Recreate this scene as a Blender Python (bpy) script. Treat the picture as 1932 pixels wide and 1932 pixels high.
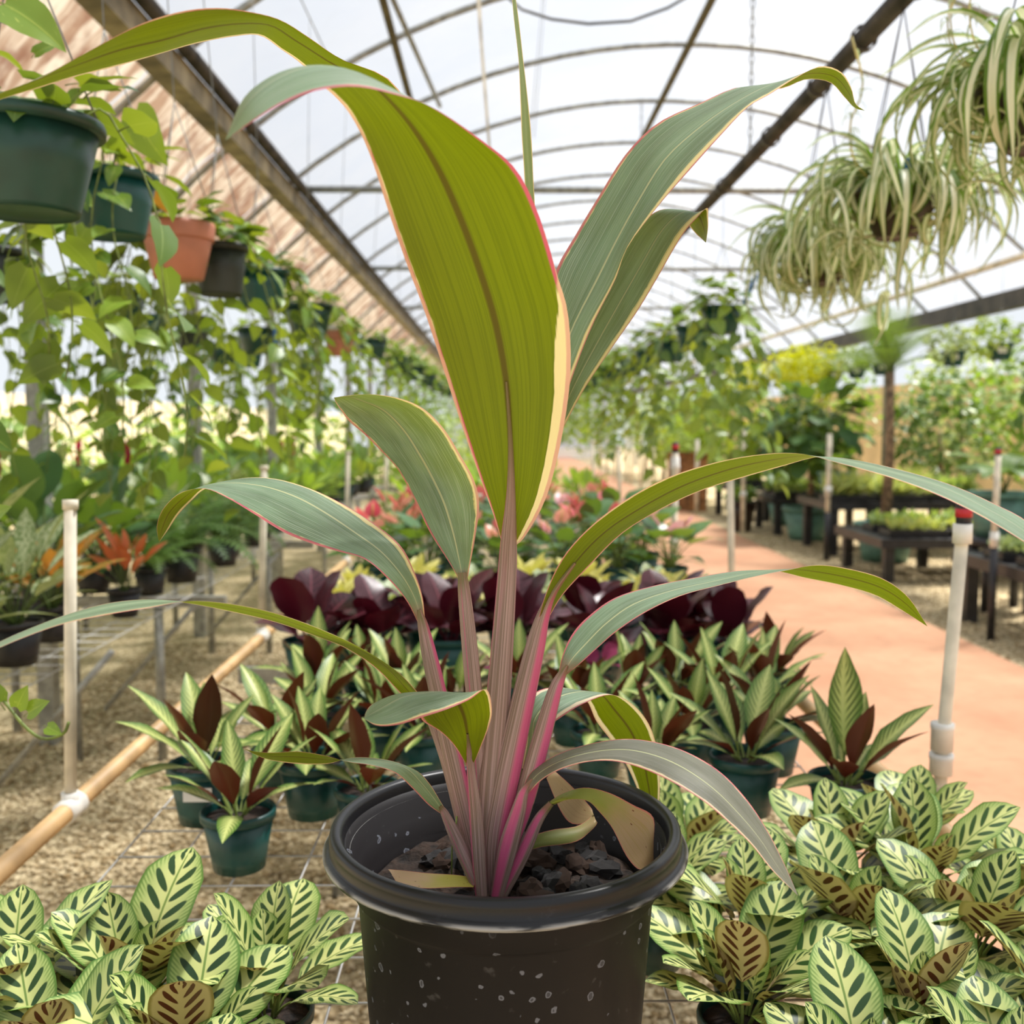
import bpy, math, random
import numpy as np
from mathutils import Vector, Matrix

for o in list(bpy.data.objects):
    bpy.data.objects.remove(o)
random.seed(7)
R = random.Random(11)
scene = bpy.context.scene
COL = scene.collection

# ------------------------------------------------------------------ camera
CAM_H = 1.40
PITCH = math.atan(166 / 1932.0)
YAW = math.atan(24 / math.hypot(1932.0, 166.0))
cam_d = bpy.data.cameras.new('camera')
cam_d.sensor_width = 36.0
cam_d.lens = 36.0
cam_d.clip_start = 0.02
cam_d.clip_end = 400
cam_d.dof.use_dof = True
cam_d.dof.focus_distance = 0.92
cam_d.dof.aperture_fstop = 6.6
cam = bpy.data.objects.new('camera', cam_d)
COL.objects.link(cam)
cam.location = (0, 0, CAM_H)
cam.rotation_euler = (math.pi / 2 - PITCH, 0, -YAW)
scene.camera = cam
CAMM = Matrix.Translation((0, 0, CAM_H)) @ cam.rotation_euler.to_matrix().to_4x4()

# ------------------------------------------------------------------ sky, sun, exposure
world = bpy.data.worlds.new('world')
scene.world = world
world.use_nodes = True
bg = world.node_tree.nodes['Background']
bg.inputs[0].default_value = (0.90, 0.95, 1.0, 1)
bg.inputs[1].default_value = 0.9
sun_d = bpy.data.lights.new('sun_offscreen', 'SUN')
sun_d.energy = 9.0
sun_d.angle = math.radians(9)
sun_d.color = (1.0, 0.96, 0.90)
sun = bpy.data.objects.new('sun_offscreen', sun_d)
COL.objects.link(sun)
SUN_DIR = Vector((0.42, 0.30, 1.0)).normalized()
sun.rotation_euler = SUN_DIR.to_track_quat('Z', 'Y').to_euler()
sun.location = (4, 3, 12)
vs = scene.view_settings
vs.view_transform = 'Standard'
vs.look = 'None'
vs.gamma = 1.0
vs.use_curve_mapping = False
vs.exposure = 0.12
scene.display_settings.display_device = 'sRGB'


# ------------------------------------------------------------------ placing helpers
def at(px, py, d):
    """point in the place that the photo shows at pixel px,py at depth d"""
    return CAMM @ Vector(((px - 966) / 1932 * d, -(py - 966) / 1932 * d, -d))


def on_plane(px, py, z):
    v = CAMM.to_3x3() @ Vector(((px - 966) / 1932, -(py - 966) / 1932, -1))
    t = (z - CAM_H) / v.z
    return Vector((v.x * t, v.y * t, z))


def T(x, y, z):
    return Matrix.Translation((x, y, z))


def RZ(a):
    return Matrix.Rotation(a, 4, 'Z')


def basis(pos, ydir, zdir, s=1.0):
    y = Vector(ydir).normalized()
    z = Vector(zdir)
    x = y.cross(z)
    if x.length < 1e-5:
        x = y.cross(Vector((0.3, 0.5, 0.8)))
    x.normalize()
    z = x.cross(y)
    m = Matrix(((x.x * s, y.x * s, z.x * s, pos[0]), (x.y * s, y.y * s, z.y * s, pos[1]),
                (x.z * s, y.z * s, z.z * s, pos[2]), (0, 0, 0, 1)))
    return m


# ------------------------------------------------------------------ node graph helper
class S:
    def __init__(s, g, k):
        s.g, s.k = g, k

    def __add__(a, b): return a.g.m('ADD', a, b)
    def __radd__(a, b): return a.g.m('ADD', b, a)
    def __sub__(a, b): return a.g.m('SUBTRACT', a, b)
    def __rsub__(a, b): return a.g.m('SUBTRACT', b, a)
    def __mul__(a, b): return a.g.m('MULTIPLY', a, b)
    def __rmul__(a, b): return a.g.m('MULTIPLY', b, a)
    def __truediv__(a, b): return a.g.m('DIVIDE', a, b)
    def abs(a): return a.g.m('ABSOLUTE', a)
    def fract(a): return a.g.m('FRACT', a)
    def sin(a): return a.g.m('SINE', a)
    def max(a, b): return a.g.m('MAXIMUM', a, b)
    def min(a, b): return a.g.m('MINIMUM', a, b)
    def gt(a, b): return a.g.m('GREATER_THAN', a, b)

    def ss(a, lo, hi, t0=0.0, t1=1.0):
        n = a.g.node('ShaderNodeMapRange')
        n.interpolation_type = 'SMOOTHSTEP'
        if lo > hi:
            lo, hi, t0, t1 = hi, lo, t1, t0
        a.g.put(n.inputs['Value'], a)
        n.inputs['From Min'].default_value = lo
        n.inputs['From Max'].default_value = hi
        n.inputs['To Min'].default_value = t0
        n.inputs['To Max'].default_value = t1
        return S(a.g, n.outputs['Result'])


def lin(c):
    return tuple(((v / 255.0) / 12.92 if v / 255.0 <= 0.04045 else ((v / 255.0 + 0.055) / 1.055) ** 2.4) for v in c[:3]) + (1.0,)


class Gr:
    def __init__(s, name):
        s.mat = bpy.data.materials.new(name)
        s.mat.use_nodes = True
        s.nt = s.mat.node_tree
        s.nt.nodes.clear()
        s.out = s.nt.nodes.new('ShaderNodeOutputMaterial')

    def node(s, t):
        return s.nt.nodes.new(t)

    def put(s, sock, v):
        if isinstance(v, S):
            s.nt.links.new(v.k, sock)
        elif isinstance(v, (tuple, list)):
            sock.default_value = tuple(v) if len(v) != 3 or sock.type == 'VECTOR' else lin(v)
        else:
            sock.default_value = v

    def m(s, op, *a):
        n = s.node('ShaderNodeMath')
        n.operation = op
        for i, v in enumerate(a):
            s.put(n.inputs[i], v)
        return S(s, n.outputs[0])

    def uv(s):
        n = s.node('ShaderNodeUVMap')
        sp = s.node('ShaderNodeSeparateXYZ')
        s.nt.links.new(n.outputs[0], sp.inputs[0])
        return S(s, sp.outputs[0]), S(s, sp.outputs[1])

    def obj(s):
        return S(s, s.node('ShaderNodeTexCoord').outputs['Object'])

    def rand(s):
        return S(s, s.node('ShaderNodeObjectInfo').outputs['Random'])

    def back(s):
        return S(s, s.node('ShaderNodeNewGeometry').outputs['Backfacing'])

    def comb(s, x, y, z=0.0):
        n = s.node('ShaderNodeCombineXYZ')
        s.put(n.inputs[0], x)
        s.put(n.inputs[1], y)
        s.put(n.inputs[2], z)
        return S(s, n.outputs[0])

    def noise(s, vec=None, scale=5.0, detail=2.0, rough=0.5):
        n = s.node('ShaderNodeTexNoise')
        if vec is not None:
            s.put(n.inputs['Vector'], vec)
        n.inputs['Scale'].default_value = scale
        n.inputs['Detail'].default_value = detail
        n.inputs['Roughness'].default_value = rough
        return S(s, n.outputs['Fac'])

    def voro(s, vec=None, scale=5.0, out='Distance', rnd=1.0):
        n = s.node('ShaderNodeTexVoronoi')
        if vec is not None:
            s.put(n.inputs['Vector'], vec)
        n.inputs['Scale'].default_value = scale
        n.inputs['Randomness'].default_value = rnd
        return S(s, n.outputs[out])

    def mix(s, f, a, b):
        n = s.node('ShaderNodeMix')
        n.data_type = 'RGBA'
        s.put(n.inputs[0], f)
        s.put(n.inputs[6], a)
        s.put(n.inputs[7], b)
        return S(s, n.outputs[2])

    def bump(s, h, strength=0.3, dist=0.01):
        n = s.node('ShaderNodeBump')
        n.inputs['Strength'].default_value = strength
        n.inputs['Distance'].default_value = dist
        s.put(n.inputs['Height'], h)
        return S(s, n.outputs[0])

    def pbr(s, col, rough=0.5, metal=0.0, spec=0.5, normal=None, coat=0.0):
        n = s.node('ShaderNodeBsdfPrincipled')
        s.put(n.inputs['Base Color'], col)
        s.put(n.inputs['Roughness'], rough)
        s.put(n.inputs['Metallic'], metal)
        s.put(n.inputs['Specular IOR Level'], spec)
        if normal is not None:
            s.put(n.inputs['Normal'], normal)
        return S(s, n.outputs[0])

    def bsdf(s, t, col):
        n = s.node(t)
        s.put(n.inputs['Color'], col)
        return S(s, n.outputs[0])

    def mixs(s, f, a, b):
        n = s.node('ShaderNodeMixShader')
        s.put(n.inputs[0], f)
        s.nt.links.new(a.k, n.inputs[1])
        s.nt.links.new(b.k, n.inputs[2])
        return S(s, n.outputs[0])

    def end(s, sh):
        s.nt.links.new(sh.k, s.out.inputs['Surface'])
        return s.mat

    def leaf(s, top, bot, tr=0.3, rough=0.45, trtop=None, spec=0.4, normal=None):
        """two sided leaf: its upper and lower skin have their own colour; light shines through"""
        b = s.back()
        c = s.mix(b, top, bot)
        a = s.pbr(c, rough, 0.0, spec, normal)
        t = s.bsdf('ShaderNodeBsdfTranslucent', trtop if trtop is not None else c)
        return s.end(s.mixs(tr, a, t))


def plain(name, rgb, rough=0.5, metal=0.0, var=0.12, scale=12.0, bump=0.0, spec=0.5):
    g = Gr(name)
    n = g.noise(g.obj(), scale, 3)
    dark = tuple(v * (1 - var * 1.6) for v in rgb)
    lite = tuple(min(255, v * (1 + var)) for v in rgb)
    c = g.mix(n.ss(0.25, 0.75), dark, lite)
    nm = g.bump(n, bump, 0.01) if bump else None
    return g.end(g.pbr(c, rough, metal, spec, nm))


# ------------------------------------------------------------------ mesh helpers
def mesh(name, verts, faces, mats, uvs=None, mi=None, smooth=True):
    me = bpy.data.meshes.new(name)
    me.from_pydata([tuple(v) for v in verts], [], faces)
    for m_ in (mats if isinstance(mats, (list, tuple)) else [mats]):
        me.materials.append(m_)
    if uvs is not None:
        l = me.uv_layers.new(name='UVMap')
        idx = np.empty(len(me.loops), dtype=np.int32)
        me.loops.foreach_get('vertex_index', idx)
        l.data.foreach_set('uv', np.asarray(uvs, dtype=np.float32)[idx].ravel())
    if mi is not None:
        me.polygons.foreach_set('material_index', mi)
    if smooth:
        me.polygons.foreach_set('use_smooth', [True] * len(me.polygons))
    me.update()
    return me


def ob(name, me, parent=None, M=None):
    o = bpy.data.objects.new(name, me)
    COL.objects.link(o)
    if parent is not None:
        o.parent = parent
    if M is not None:
        o.matrix_basis = M
    return o


def tag(o, label=None, cat=None, group=None, kind=None):
    if label: o['label'] = label
    if cat: o['category'] = cat
    if group: o['group'] = group
    if kind: o['kind'] = kind
    return o


def thing(name, M, label, cat, group=None, kind=None):
    return tag(ob(name, None, None, M), label, cat, group, kind)


def spawn(spec, parent):
    """spec: list of (name, mesh, matrix, children, kind)"""
    for sp in spec:
        o = ob(sp[0], sp[1], parent, sp[2])
        if len(sp) > 4 and sp[4]:
            o['kind'] = sp[4]
        if len(sp) > 3 and sp[3]:
            spawn(sp[3], o)


_ones = 'first second third fourth fifth sixth seventh eighth ninth tenth eleventh twelfth thirteenth fourteenth fifteenth sixteenth seventeenth eighteenth nineteenth'.split()
ORD = _ones + [a if k == 0 else b + '-' + _ones[k - 1] for a, b in (('twentieth', 'twenty'), ('thirtieth', 'thirty'), ('fortieth', 'forty'), ('fiftieth', 'fifty')) for k in range(10)]


class MB:
    """collects simple shapes into one mesh"""
    def __init__(s):
        s.v, s.f, s.mi, s.uv = [], [], [], []

    def box(s, cx, cy, cz, sx, sy, sz, m=0, M=None):
        b = len(s.v)
        for dz in (-.5, .5):
            for dx, dy in ((-.5, -.5), (.5, -.5), (.5, .5), (-.5, .5)):
                p = Vector((cx + dx * sx, cy + dy * sy, cz + dz * sz))
                s.v.append(M @ p if M else p)
                s.uv.append((dx + .5, dz + .5))
        for q in ((3, 2, 1, 0), (4, 5, 6, 7), (0, 1, 5, 4), (1, 2, 6, 5), (2, 3, 7, 6), (3, 0, 4, 7)):
            s.f.append([b + i for i in q])
            s.mi.append(m)
        return s

    def tube(s, pts, rad, n=8, m=0, cap=True):
        pts = [Vector(p) for p in pts]
        k = len(pts)
        rads = rad if isinstance(rad, (list, tuple)) else [rad] * k
        b = len(s.v)
        up = None
        for i, p in enumerate(pts):
            t = (pts[min(i + 1, k - 1)] - pts[max(i - 1, 0)]).normalized()
            if up is None:
                up = Vector((0, 0, 1)) if abs(t.z) < 0.9 else Vector((0, 1, 0))
            x = t.cross(up).normalized()
            up = x.cross(t)
            for j in range(n):
                a = 2 * math.pi * j / n
                s.v.append(p + (x * math.cos(a) + up * math.sin(a)) * rads[i])
                s.uv.append((j / n, i / max(1, k - 1)))
        for i in range(k - 1):
            for j in range(n):
                j2 = (j + 1) % n
                s.f.append([b + i * n + j, b + i * n + j2, b + (i + 1) * n + j2, b + (i + 1) * n + j])
                s.mi.append(m)
        if cap:
            s.f.append([b + j for j in range(n)][::-1]); s.mi.append(m)
            s.f.append([b + (k - 1) * n + j for j in range(n)]); s.mi.append(m)
        return s

    def lathe(s, prof, n=32, m=0, cx=0, cy=0):
        b = len(s.v)
        k = len(prof)
        for i, (r, z) in enumerate(prof):
            for j in range(n):
                a = 2 * math.pi * j / n
                s.v.append(Vector((cx + r * math.cos(a), cy + r * math.sin(a), z)))
                s.uv.append((j / n, i / (k - 1)))
        for i in range(k - 1):
            for j in range(n):
                j2 = (j + 1) % n
                s.f.append([b + i * n + j, b + i * n + j2, b + (i + 1) * n + j2, b + (i + 1) * n + j])
                s.mi.append(m)
        return s

    def strip(s, Lp, Rp, m=0):
        b = len(s.v)
        k = len(Lp)
        for i in range(k):
            s.v += [Vector(Lp[i]), Vector(Rp[i])]
            s.uv += [(0, i / (k - 1)), (1, i / (k - 1))]
        for i in range(k - 1):
            s.f.append([b + 2 * i, b + 2 * i + 1, b + 2 * i + 3, b + 2 * i + 2]); s.mi.append(m)
        return s

    def mesh(s, name, mats, smooth=True):
        return mesh(name, s.v, s.f, mats, s.uv, s.mi, smooth)


def crom(P, n):
    """smooth curve through rows of P (k,dim), n samples"""
    P = np.asarray(P, dtype=float)
    k = len(P)
    Q = np.vstack([2 * P[0] - P[1], P, 2 * P[-1] - P[-2]])
    out = []
    for t in np.linspace(0, k - 1 - 1e-6, n):
        i = int(t)
        f = t - i
        a, b, c, d = Q[i], Q[i + 1], Q[i + 2], Q[i + 3]
        out.append(0.5 * (2 * b + (c - a) * f + (2 * a - 5 * b + 4 * c - d) * f * f + (3 * b - a - 3 * c + d) * f ** 3))
    return np.array(out)

# ------------------------------------------------------------------ materials of the place
def m_gravel():
    g = Gr('gravel')
    o = g.obj()
    v = g.voro(o, 55, 'Color')
    sp = g.node('ShaderNodeSeparateColor'); g.put(sp.inputs[0], v)
    r = S(g, sp.outputs[0])
    d = g.voro(o, 55)
    n = g.noise(o, 1.3, 3)
    c = g.mix(r, (150, 128, 92), (226, 208, 170))
    c = g.mix(n.ss(0.55, 0.8) * 0.5, c, (140, 120, 70))
    return g.end(g.pbr(c, 0.9, 0, 0.2, g.bump(d, 0.8, 0.02)))


def m_pebble():
    g = Gr('pebble')
    geo = g.node('ShaderNodeNewGeometry')
    r = S(g, geo.outputs['Random Per Island'])
    c = g.mix(r, (150, 126, 88), (232, 214, 178))
    return g.end(g.pbr(c, 0.9, 0, 0.2))


def m_path():
    g = Gr('terracotta_concrete')
    o = g.obj()
    n = g.noise(o, 0.9, 4, 0.6)
    n2 = g.noise(o, 14, 3)
    c = g.mix(n.ss(0.3, 0.7), (182, 132, 100), (206, 158, 124))
    c = g.mix(n2.ss(0.45, 0.8) * 0.35, c, (164, 122, 94))
    st = g.noise(g.comb(0.0, 0.0), 1.0)
    return g.end(g.pbr(c, 0.75, 0, 0.25, g.bump(n2, 0.15, 0.01)))


def m_film():
    g = Gr('greenhouse_film')
    o = g.obj()
    n = g.noise(o, 1.1, 4, 0.6)
    n2 = g.noise(o, 5.0, 3)
    col = g.mix(n.ss(0.3, 0.75), (164, 167, 174), (174, 174, 176))
    col = g.mix(n2.ss(0.55, 0.8) * 0.15, col, (150, 148, 144))
    tl = g.bsdf('ShaderNodeBsdfTranslucent', col)
    df = g.bsdf('ShaderNodeBsdfDiffuse', col)
    tp = g.bsdf('ShaderNodeBsdfTransparent', (246, 248, 252))
    return g.end(g.mixs(0.50, g.mixs(0.15, tl, df), tp))


def m_tanpanel():
    g = Gr('weathered_tan_panel')
    o = g.obj()
    sp = g.node('ShaderNodeSeparateXYZ'); g.put(sp.inputs[0], o)
    x, y, z = (S(g, sp.outputs[i]) for i in range(3))
    rd = g.rand() * 17.0
    n = g.noise(g.comb(x * 3.0 + rd, y * 2.4, z * 3.0), 1.0, 4, 0.6)
    st = g.noise(g.comb(y * 16.0 + z * 5.0, x * 2.0 + rd, z * 2.0), 1.0, 3)
    c = g.mix(st.ss(0.38, 0.62), (220, 204, 182), (168, 138, 114))
    c = g.mix(n.ss(0.48, 0.62) * 0.75, c, (132, 92, 72))
    tl = g.bsdf('ShaderNodeBsdfTranslucent', c)
    df = g.bsdf('ShaderNodeBsdfDiffuse', c)
    return g.end(g.mixs(0.30, tl, df))


MAT_GRAVEL = m_gravel()
MAT_PEBBLE = m_pebble()
MAT_PATH = m_path()
MAT_FILM = m_film()
MAT_TAN = m_tanpanel()
MAT_GALV = plain('galvanised_steel', (152, 152, 146), 0.45, 0.2, 0.12, 20)
MAT_OLIVE = plain('aged_steel_pipe', (100, 92, 64), 0.5, 0.1, 0.15, 20)
MAT_DARKPIPE = plain('dark_pipe', (66, 60, 54), 0.5, 0.1, 0.25, 9)
MAT_BEIGE = plain('beige_board', (150, 138, 112), 0.7, 0, 0.2, 6)
MAT_WHITEPVC = plain('white_pvc', (232, 230, 222), 0.4, 0, 0.05, 14)
MAT_AGEDPVC = plain('aged_pvc', (222, 213, 192), 0.5, 0, 0.12, 10)
MAT_TANPVC = plain('tan_pipe', (214, 176, 124), 0.5, 0, 0.12, 8)
MAT_WIRE = plain('bright_wire', (176, 176, 172), 0.4, 0.5, 0.05)
MAT_WALL = plain('tan_wall', (226, 196, 148), 0.9, 0, 0.06, 1.5)
MAT_CREAM = plain('cream_wall', (236, 222, 192), 0.9, 0, 0.05, 1.5)
MAT_BLACKPL = plain('black_plastic', (34, 32, 36), 0.45, 0, 0.2, 10)
MAT_BENCHPL = plain('black_bench_plastic', (40, 38, 42), 0.42, 0, 0.2, 8)
MAT_GREENPOT = plain('green_plastic', (10, 70, 66), 0.38, 0, 0.12, 10)
MAT_DKGREENPOT = plain('dark_green_plastic', (24, 62, 52), 0.4, 0, 0.15, 10)
MAT_TEALPOT = plain('faded_teal_plastic', (84, 124, 112), 0.5, 0, 0.1, 10)
MAT_GREYPOT = plain('dark_grey_plastic', (44, 50, 46), 0.5, 0, 0.15, 10)
MAT_TERRA = plain('terracotta_plastic', (184, 118, 94), 0.5, 0, 0.08, 8)
MAT_BROWNPOT = plain('brown_plastic', (52, 34, 28), 0.45, 0, 0.15, 8)
MAT_SOIL = plain('potting_soil', (40, 29, 22), 0.95, 0, 0.5, 60, 0.8)
MAT_TAG = plain('white_plastic_tag', (226, 226, 222), 0.5, 0, 0.04)
MAT_BLUE = plain('blue_plastic_tag', (46, 104, 176), 0.45, 0, 0.05)
MAT_STEM = plain('green_stem', (120, 136, 62), 0.6, 0, 0.2, 30)
MAT_STEMDK = plain('dark_green_stem', (84, 104, 44), 0.6, 0, 0.2, 30)
MAT_TRUNK = plain('grey_brown_bark', (128, 104, 80), 0.85, 0, 0.25, 18, 0.4)
MAT_RED = plain('red_plastic', (190, 36, 46), 0.4, 0, 0.05)
MAT_WOOD = plain('brown_wood', (140, 96, 58), 0.8, 0, 0.25, 10)

# ------------------------------------------------------------------ ground
AX, AZ, AR = 1.275, 3.975, 4.40           # roof arch: apex place and radius
Y0, Y1 = -1.34, 41.4


def plane_mesh(name, x0, x1, y0, y1, z, mat, nx=1, ny=1):
    v, f = [], []
    for j in range(ny + 1):
        for i in range(nx + 1):
            v.append((x0 + (x1 - x0) * i / nx, y0 + (y1 - y0) * j / ny, z))
    for j in range(ny):
        for i in range(nx):
            a = j * (nx + 1) + i
            f.append([a, a + 1, a + nx + 2, a + nx + 1])
    return mesh(name, v, f, mat, None, None, False)


fl = tag(ob('floor', plane_mesh('floor', -30, 30, -12, 60, 0.0, MAT_GRAVEL)), 'pale tan gravel ground of the greenhouse', 'ground', kind='structure')
mb = MB(); mb.box(2.01, 20, 0.0, 1.96, 52, 0.03)
tag(ob('path', mb.mesh('path', MAT_PATH, False)), 'terracotta coloured concrete walkway running down the greenhouse', 'path', kind='structure')


def pebbles(name, n, x0, x1, y0, y1, seed):
    r = np.random.RandomState(seed)
    base = np.array([(1, 0, 0), (0, 1, 0), (-1, 0, 0), (0, -1, 0), (0, 0, 1), (0, 0, -.4)], float)
    tri = np.array([(0, 1, 4), (1, 2, 4), (2, 3, 4), (3, 0, 4), (1, 0, 5), (2, 1, 5), (3, 2, 5), (0, 3, 5)])
    sz = r.uniform(.006, .016, n)
    V = base[None] * np.stack([sz * r.uniform(.8, 1.6, n), sz * r.uniform(.7, 1.2, n), sz * r.uniform(.5, .9, n)], 1)[:, None, :]
    V += r.normal(0, .0018, V.shape)
    a = r.uniform(0, 6.28, n)
    c, s_ = np.cos(a)[:, None], np.sin(a)[:, None]
    X = V[..., 0] * c - V[..., 1] * s_
    Yv = V[..., 0] * s_ + V[..., 1] * c
    V[..., 0] = X + r.uniform(x0, x1, n)[:, None]
    V[..., 1] = Yv + r.uniform(y0, y1, n)[:, None]
    V[..., 2] += .003
    F = (tri[None] + (np.arange(n) * 6)[:, None, None]).reshape(-1, 3)
    me = bpy.data.meshes.new(name)
    me.vertices.add(n * 6)
    me.vertices.foreach_set('co', V.ravel())
    me.loops.add(len(F) * 3)
    me.loops.foreach_set('vertex_index', F.ravel().astype(np.int32))
    me.polygons.add(len(F))
    me.polygons.foreach_set('loop_start', np.arange(0, len(F) * 3, 3, dtype=np.int32))
    me.materials.append(MAT_PEBBLE)
    me.update(calc_edges=True)
    return me


tag(ob('gravel', pebbles('gravel_bench', 30000, -2.2, 1.02, 1.6, 6.5, 3)), 'loose tan gravel stones below the wire bench', 'gravel', kind='stuff')
tag(ob('gravel', pebbles('gravel_right', 16000, 3.0, 5.6, 5.0, 13, 4)), 'loose tan gravel stones under the black tables', 'gravel', kind='stuff')

# ------------------------------------------------------------------ roof


def arc_pt(xr, y, r=AR):
    return Vector((AX + xr * r / AR, y, AZ - AR + math.sqrt(r * r - (xr * r / AR) ** 2)))


hoop_y = [7.2 + 1.22 * k for k in range(-7, 29)]
# film: one sheet over the hoops
xs = np.linspace(-2.70, 3.28, 30)
v, f = [], []
rows = []
for k in range(len(hoop_y) - 1):
    for s_ in (0, .25, .5, .75):
        rows.append((hoop_y[k] + 1.22 * s_, -0.018 * math.sin(math.pi * s_)))
rows.append((hoop_y[-1], 0))
for y, sag in rows:
    for x in xs:
        v.append(arc_pt(x, y, AR + 0.026 + sag))
nx = len(xs)
for j in range(len(rows) - 1):
    for i in range(nx - 1):
        a = j * nx + i
        f.append([a, a + 1, a + nx + 1, a + nx])
ceil = tag(ob('ceiling', mesh('ceiling_film', v, f, MAT_FILM)), 'arched white greenhouse roof film over metal hoops', 'roof', kind='structure')
hx = np.linspace(-3.25, 3.25, 28)
m_ = MB().tube([arc_pt(x, 0) for x in hx], 0.018, 6)
me_hoop = m_.mesh('hoop', MAT_GALV)
for y in hoop_y:
    ob('hoop', me_hoop, ceil, T(0, y, 0))


def lon(name, p, r, mat, n=8, y0=Y0, y1=Y1):
    ob(name, MB().tube([(p[0], y0, p[1]), (p[0], y1, p[1])], r, n).mesh(name, mat), ceil)


rp = arc_pt(0, 0, AR - .045); lon('ridge_purlin', (rp.x, rp.z), .026, MAT_OLIVE)
rp = arc_pt(-1.875, 0, AR - .045); lon('purlin', (rp.x, rp.z), .022, MAT_OLIVE)
rp = arc_pt(3.0, 0, AR - .05); lon('side_rail', (rp.x, rp.z), .032, MAT_AGEDPVC)
rp = arc_pt(-2.70, 0, AR - .06)
lon('gutter_pipe', (rp.x + .03, rp.z + .02), .034, MAT_DARKPIPE)
bd = MB(); bd.box(rp.x - .055, 20, rp.z - .055, .10, 43, .12)
ob('gutter_board', bd.mesh('gutter_board', MAT_BEIGE, False), ceil)
rp = arc_pt(-3.25, 0)
bd = MB(); bd.box(rp.x, 20, rp.z - .05, .08, 43, .12)
ob('side_beam', bd.mesh('side_beam', MAT_GALV, False), ceil)
rp2 = arc_pt(3.25, 0)
bd = MB(); bd.box(rp2.x, 20, rp2.z - .05, .10, 43, .16)
ob('side_gutter', bd.mesh('side_gutter', MAT_DARKPIPE, False), ceil)
tie_z = arc_pt(-2.70, 0).z - .01
for k in range(-1, 10):
    y = 7.36 + 3.66 * k
    ob('tie_bar', MB().tube([(-1.43, y, tie_z), (3.95, y, tie_z)], .024, 8).mesh('tie_bar', MAT_GALV), ceil)
for k in range(0, 11):
    y = 4.43 + 2.27 * k
    ob('column', MB().box(rp.x, y, (rp.z - .1) / 2, .07, .07, rp.z - .1).mesh('column', MAT_GALV, False), ceil)
for k in range(0, 9):
    y = 4.6 + 3.66 * k
    ob('column', MB().box(rp2.x, y, (rp2.z - .12) / 2, .09, .09, rp2.z - .12).mesh('column', MAT_GALV, False), ceil)
# thin line strung under the hoops that carries the left row of baskets
SWX = -.92
SWZ = arc_pt(SWX - AX, 0).z - .021
ob('support_wire', MB().tube([(SWX, Y0, SWZ), (SWX, Y1, SWZ)], .003, 5).mesh('support_wire', MAT_GALV), ceil)
# brace bar and slack cable under the film
ob('brace_bar', MB().tube([at(733, -20, 5.0), at(830, 200, 7.0)], .016, 6).mesh('brace_bar', MAT_GALV), ceil)
ob('cable', MB().tube([at(x, y, 5.5) for x, y in ((940, -20), (985, 18), (1040, 36), (1110, 45), (1190, 40), (1260, 15), (1320, -20))], .008, 6).mesh('cable', MAT_DARKPIPE), ceil)
# tan weathered corrugated panels on the low left slope
me_tan = None
v, f = [], []
NC, NR = 8, 44
for i in range(NR + 1):
    y = -0.61 + 1.2 * i / NR
    for j in range(NC + 1):
        xr = -2.73 - .56 * j / NC
        v.append(arc_pt(xr, y, AR + .03 + .008 * math.sin(i * math.pi / 2 + j * 2.2)))
for i in range(NR):
    for j in range(NC):
        a = i * (NC + 1) + j
        f.append([a, a + 1, a + NC + 2, a + NC + 1])
me_tan = mesh('tan_panel', v, f, MAT_TAN)
for y in hoop_y[:-1]:
    ob('roof_panel', me_tan, ceil, T(0, y + .61, 0))
# drape of film at the far end and the walls outside
mb = MB(); mb.box(1.3, 41.6, 2.0, 6.6, .06, 4.0)
tag(ob('wall_back', mb.mesh('wall_back', MAT_FILM, False)), 'white film end wall closing the far end', 'wall', kind='structure')
mb = MB(); mb.box(8.2, 20, 1.1, .15, 70, 2.2)
tag(ob('wall_right', mb.mesh('wall_right', MAT_WALL, False)), 'sunlit tan wall beyond the right side', 'wall', kind='structure')
mb = MB(); mb.box(-8.0, 20, .95, .15, 70, 1.9)
tag(ob('wall_left', mb.mesh('wall_left', MAT_CREAM, False)), 'sunlit cream wall beyond the left side', 'wall', kind='structure')

# ------------------------------------------------------------------ wire benches
BZ = 0.70


def wire_mesh(name, a, b, r=.0019):
    return MB().tube([a, b], r, 5).mesh(name, MAT_WIRE)


def bench(x0, x1, y0, y1, label, group, rails, legs_at, sp=.107):
    t = thing('wire_bench', T(0, 0, 0), label, 'bench', group)
    me = wire_mesh('long_wire', (0, y0, 0), (0, y1, 0))
    n = int(round((x1 - x0) / sp))
    for i in range(n + 1):
        ob('long_wire', me, t, T(x0 + (x1 - x0) * i / n, 0, BZ - .005))
    me = wire_mesh('cross_wire', (x0, 0, 0), (x1, 0, 0))
    n = int(round((y1 - y0) / sp))
    for i in range(n + 1):
        ob('cross_wire', me, t, T(0, y0 + (y1 - y0) * i / n, BZ - .0015))
    me = MB().box((x0 + x1) / 2, 0, BZ - .03, x1 - x0 + .28, .035, .045).mesh('cross_bar', MAT_GALV, False)
    mel = MB().tube([(0, 0, 0), (0, 0, BZ - .05)], .02, 8).mesh('leg', MAT_GALV)
    for y in legs_at:
        ob('cross_bar', me, t, T(0, y, 0))
        for x in (x0 + .14, x1 - .14):
            ob('leg', mel, t, T(x, y, 0))
    return t


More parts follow.
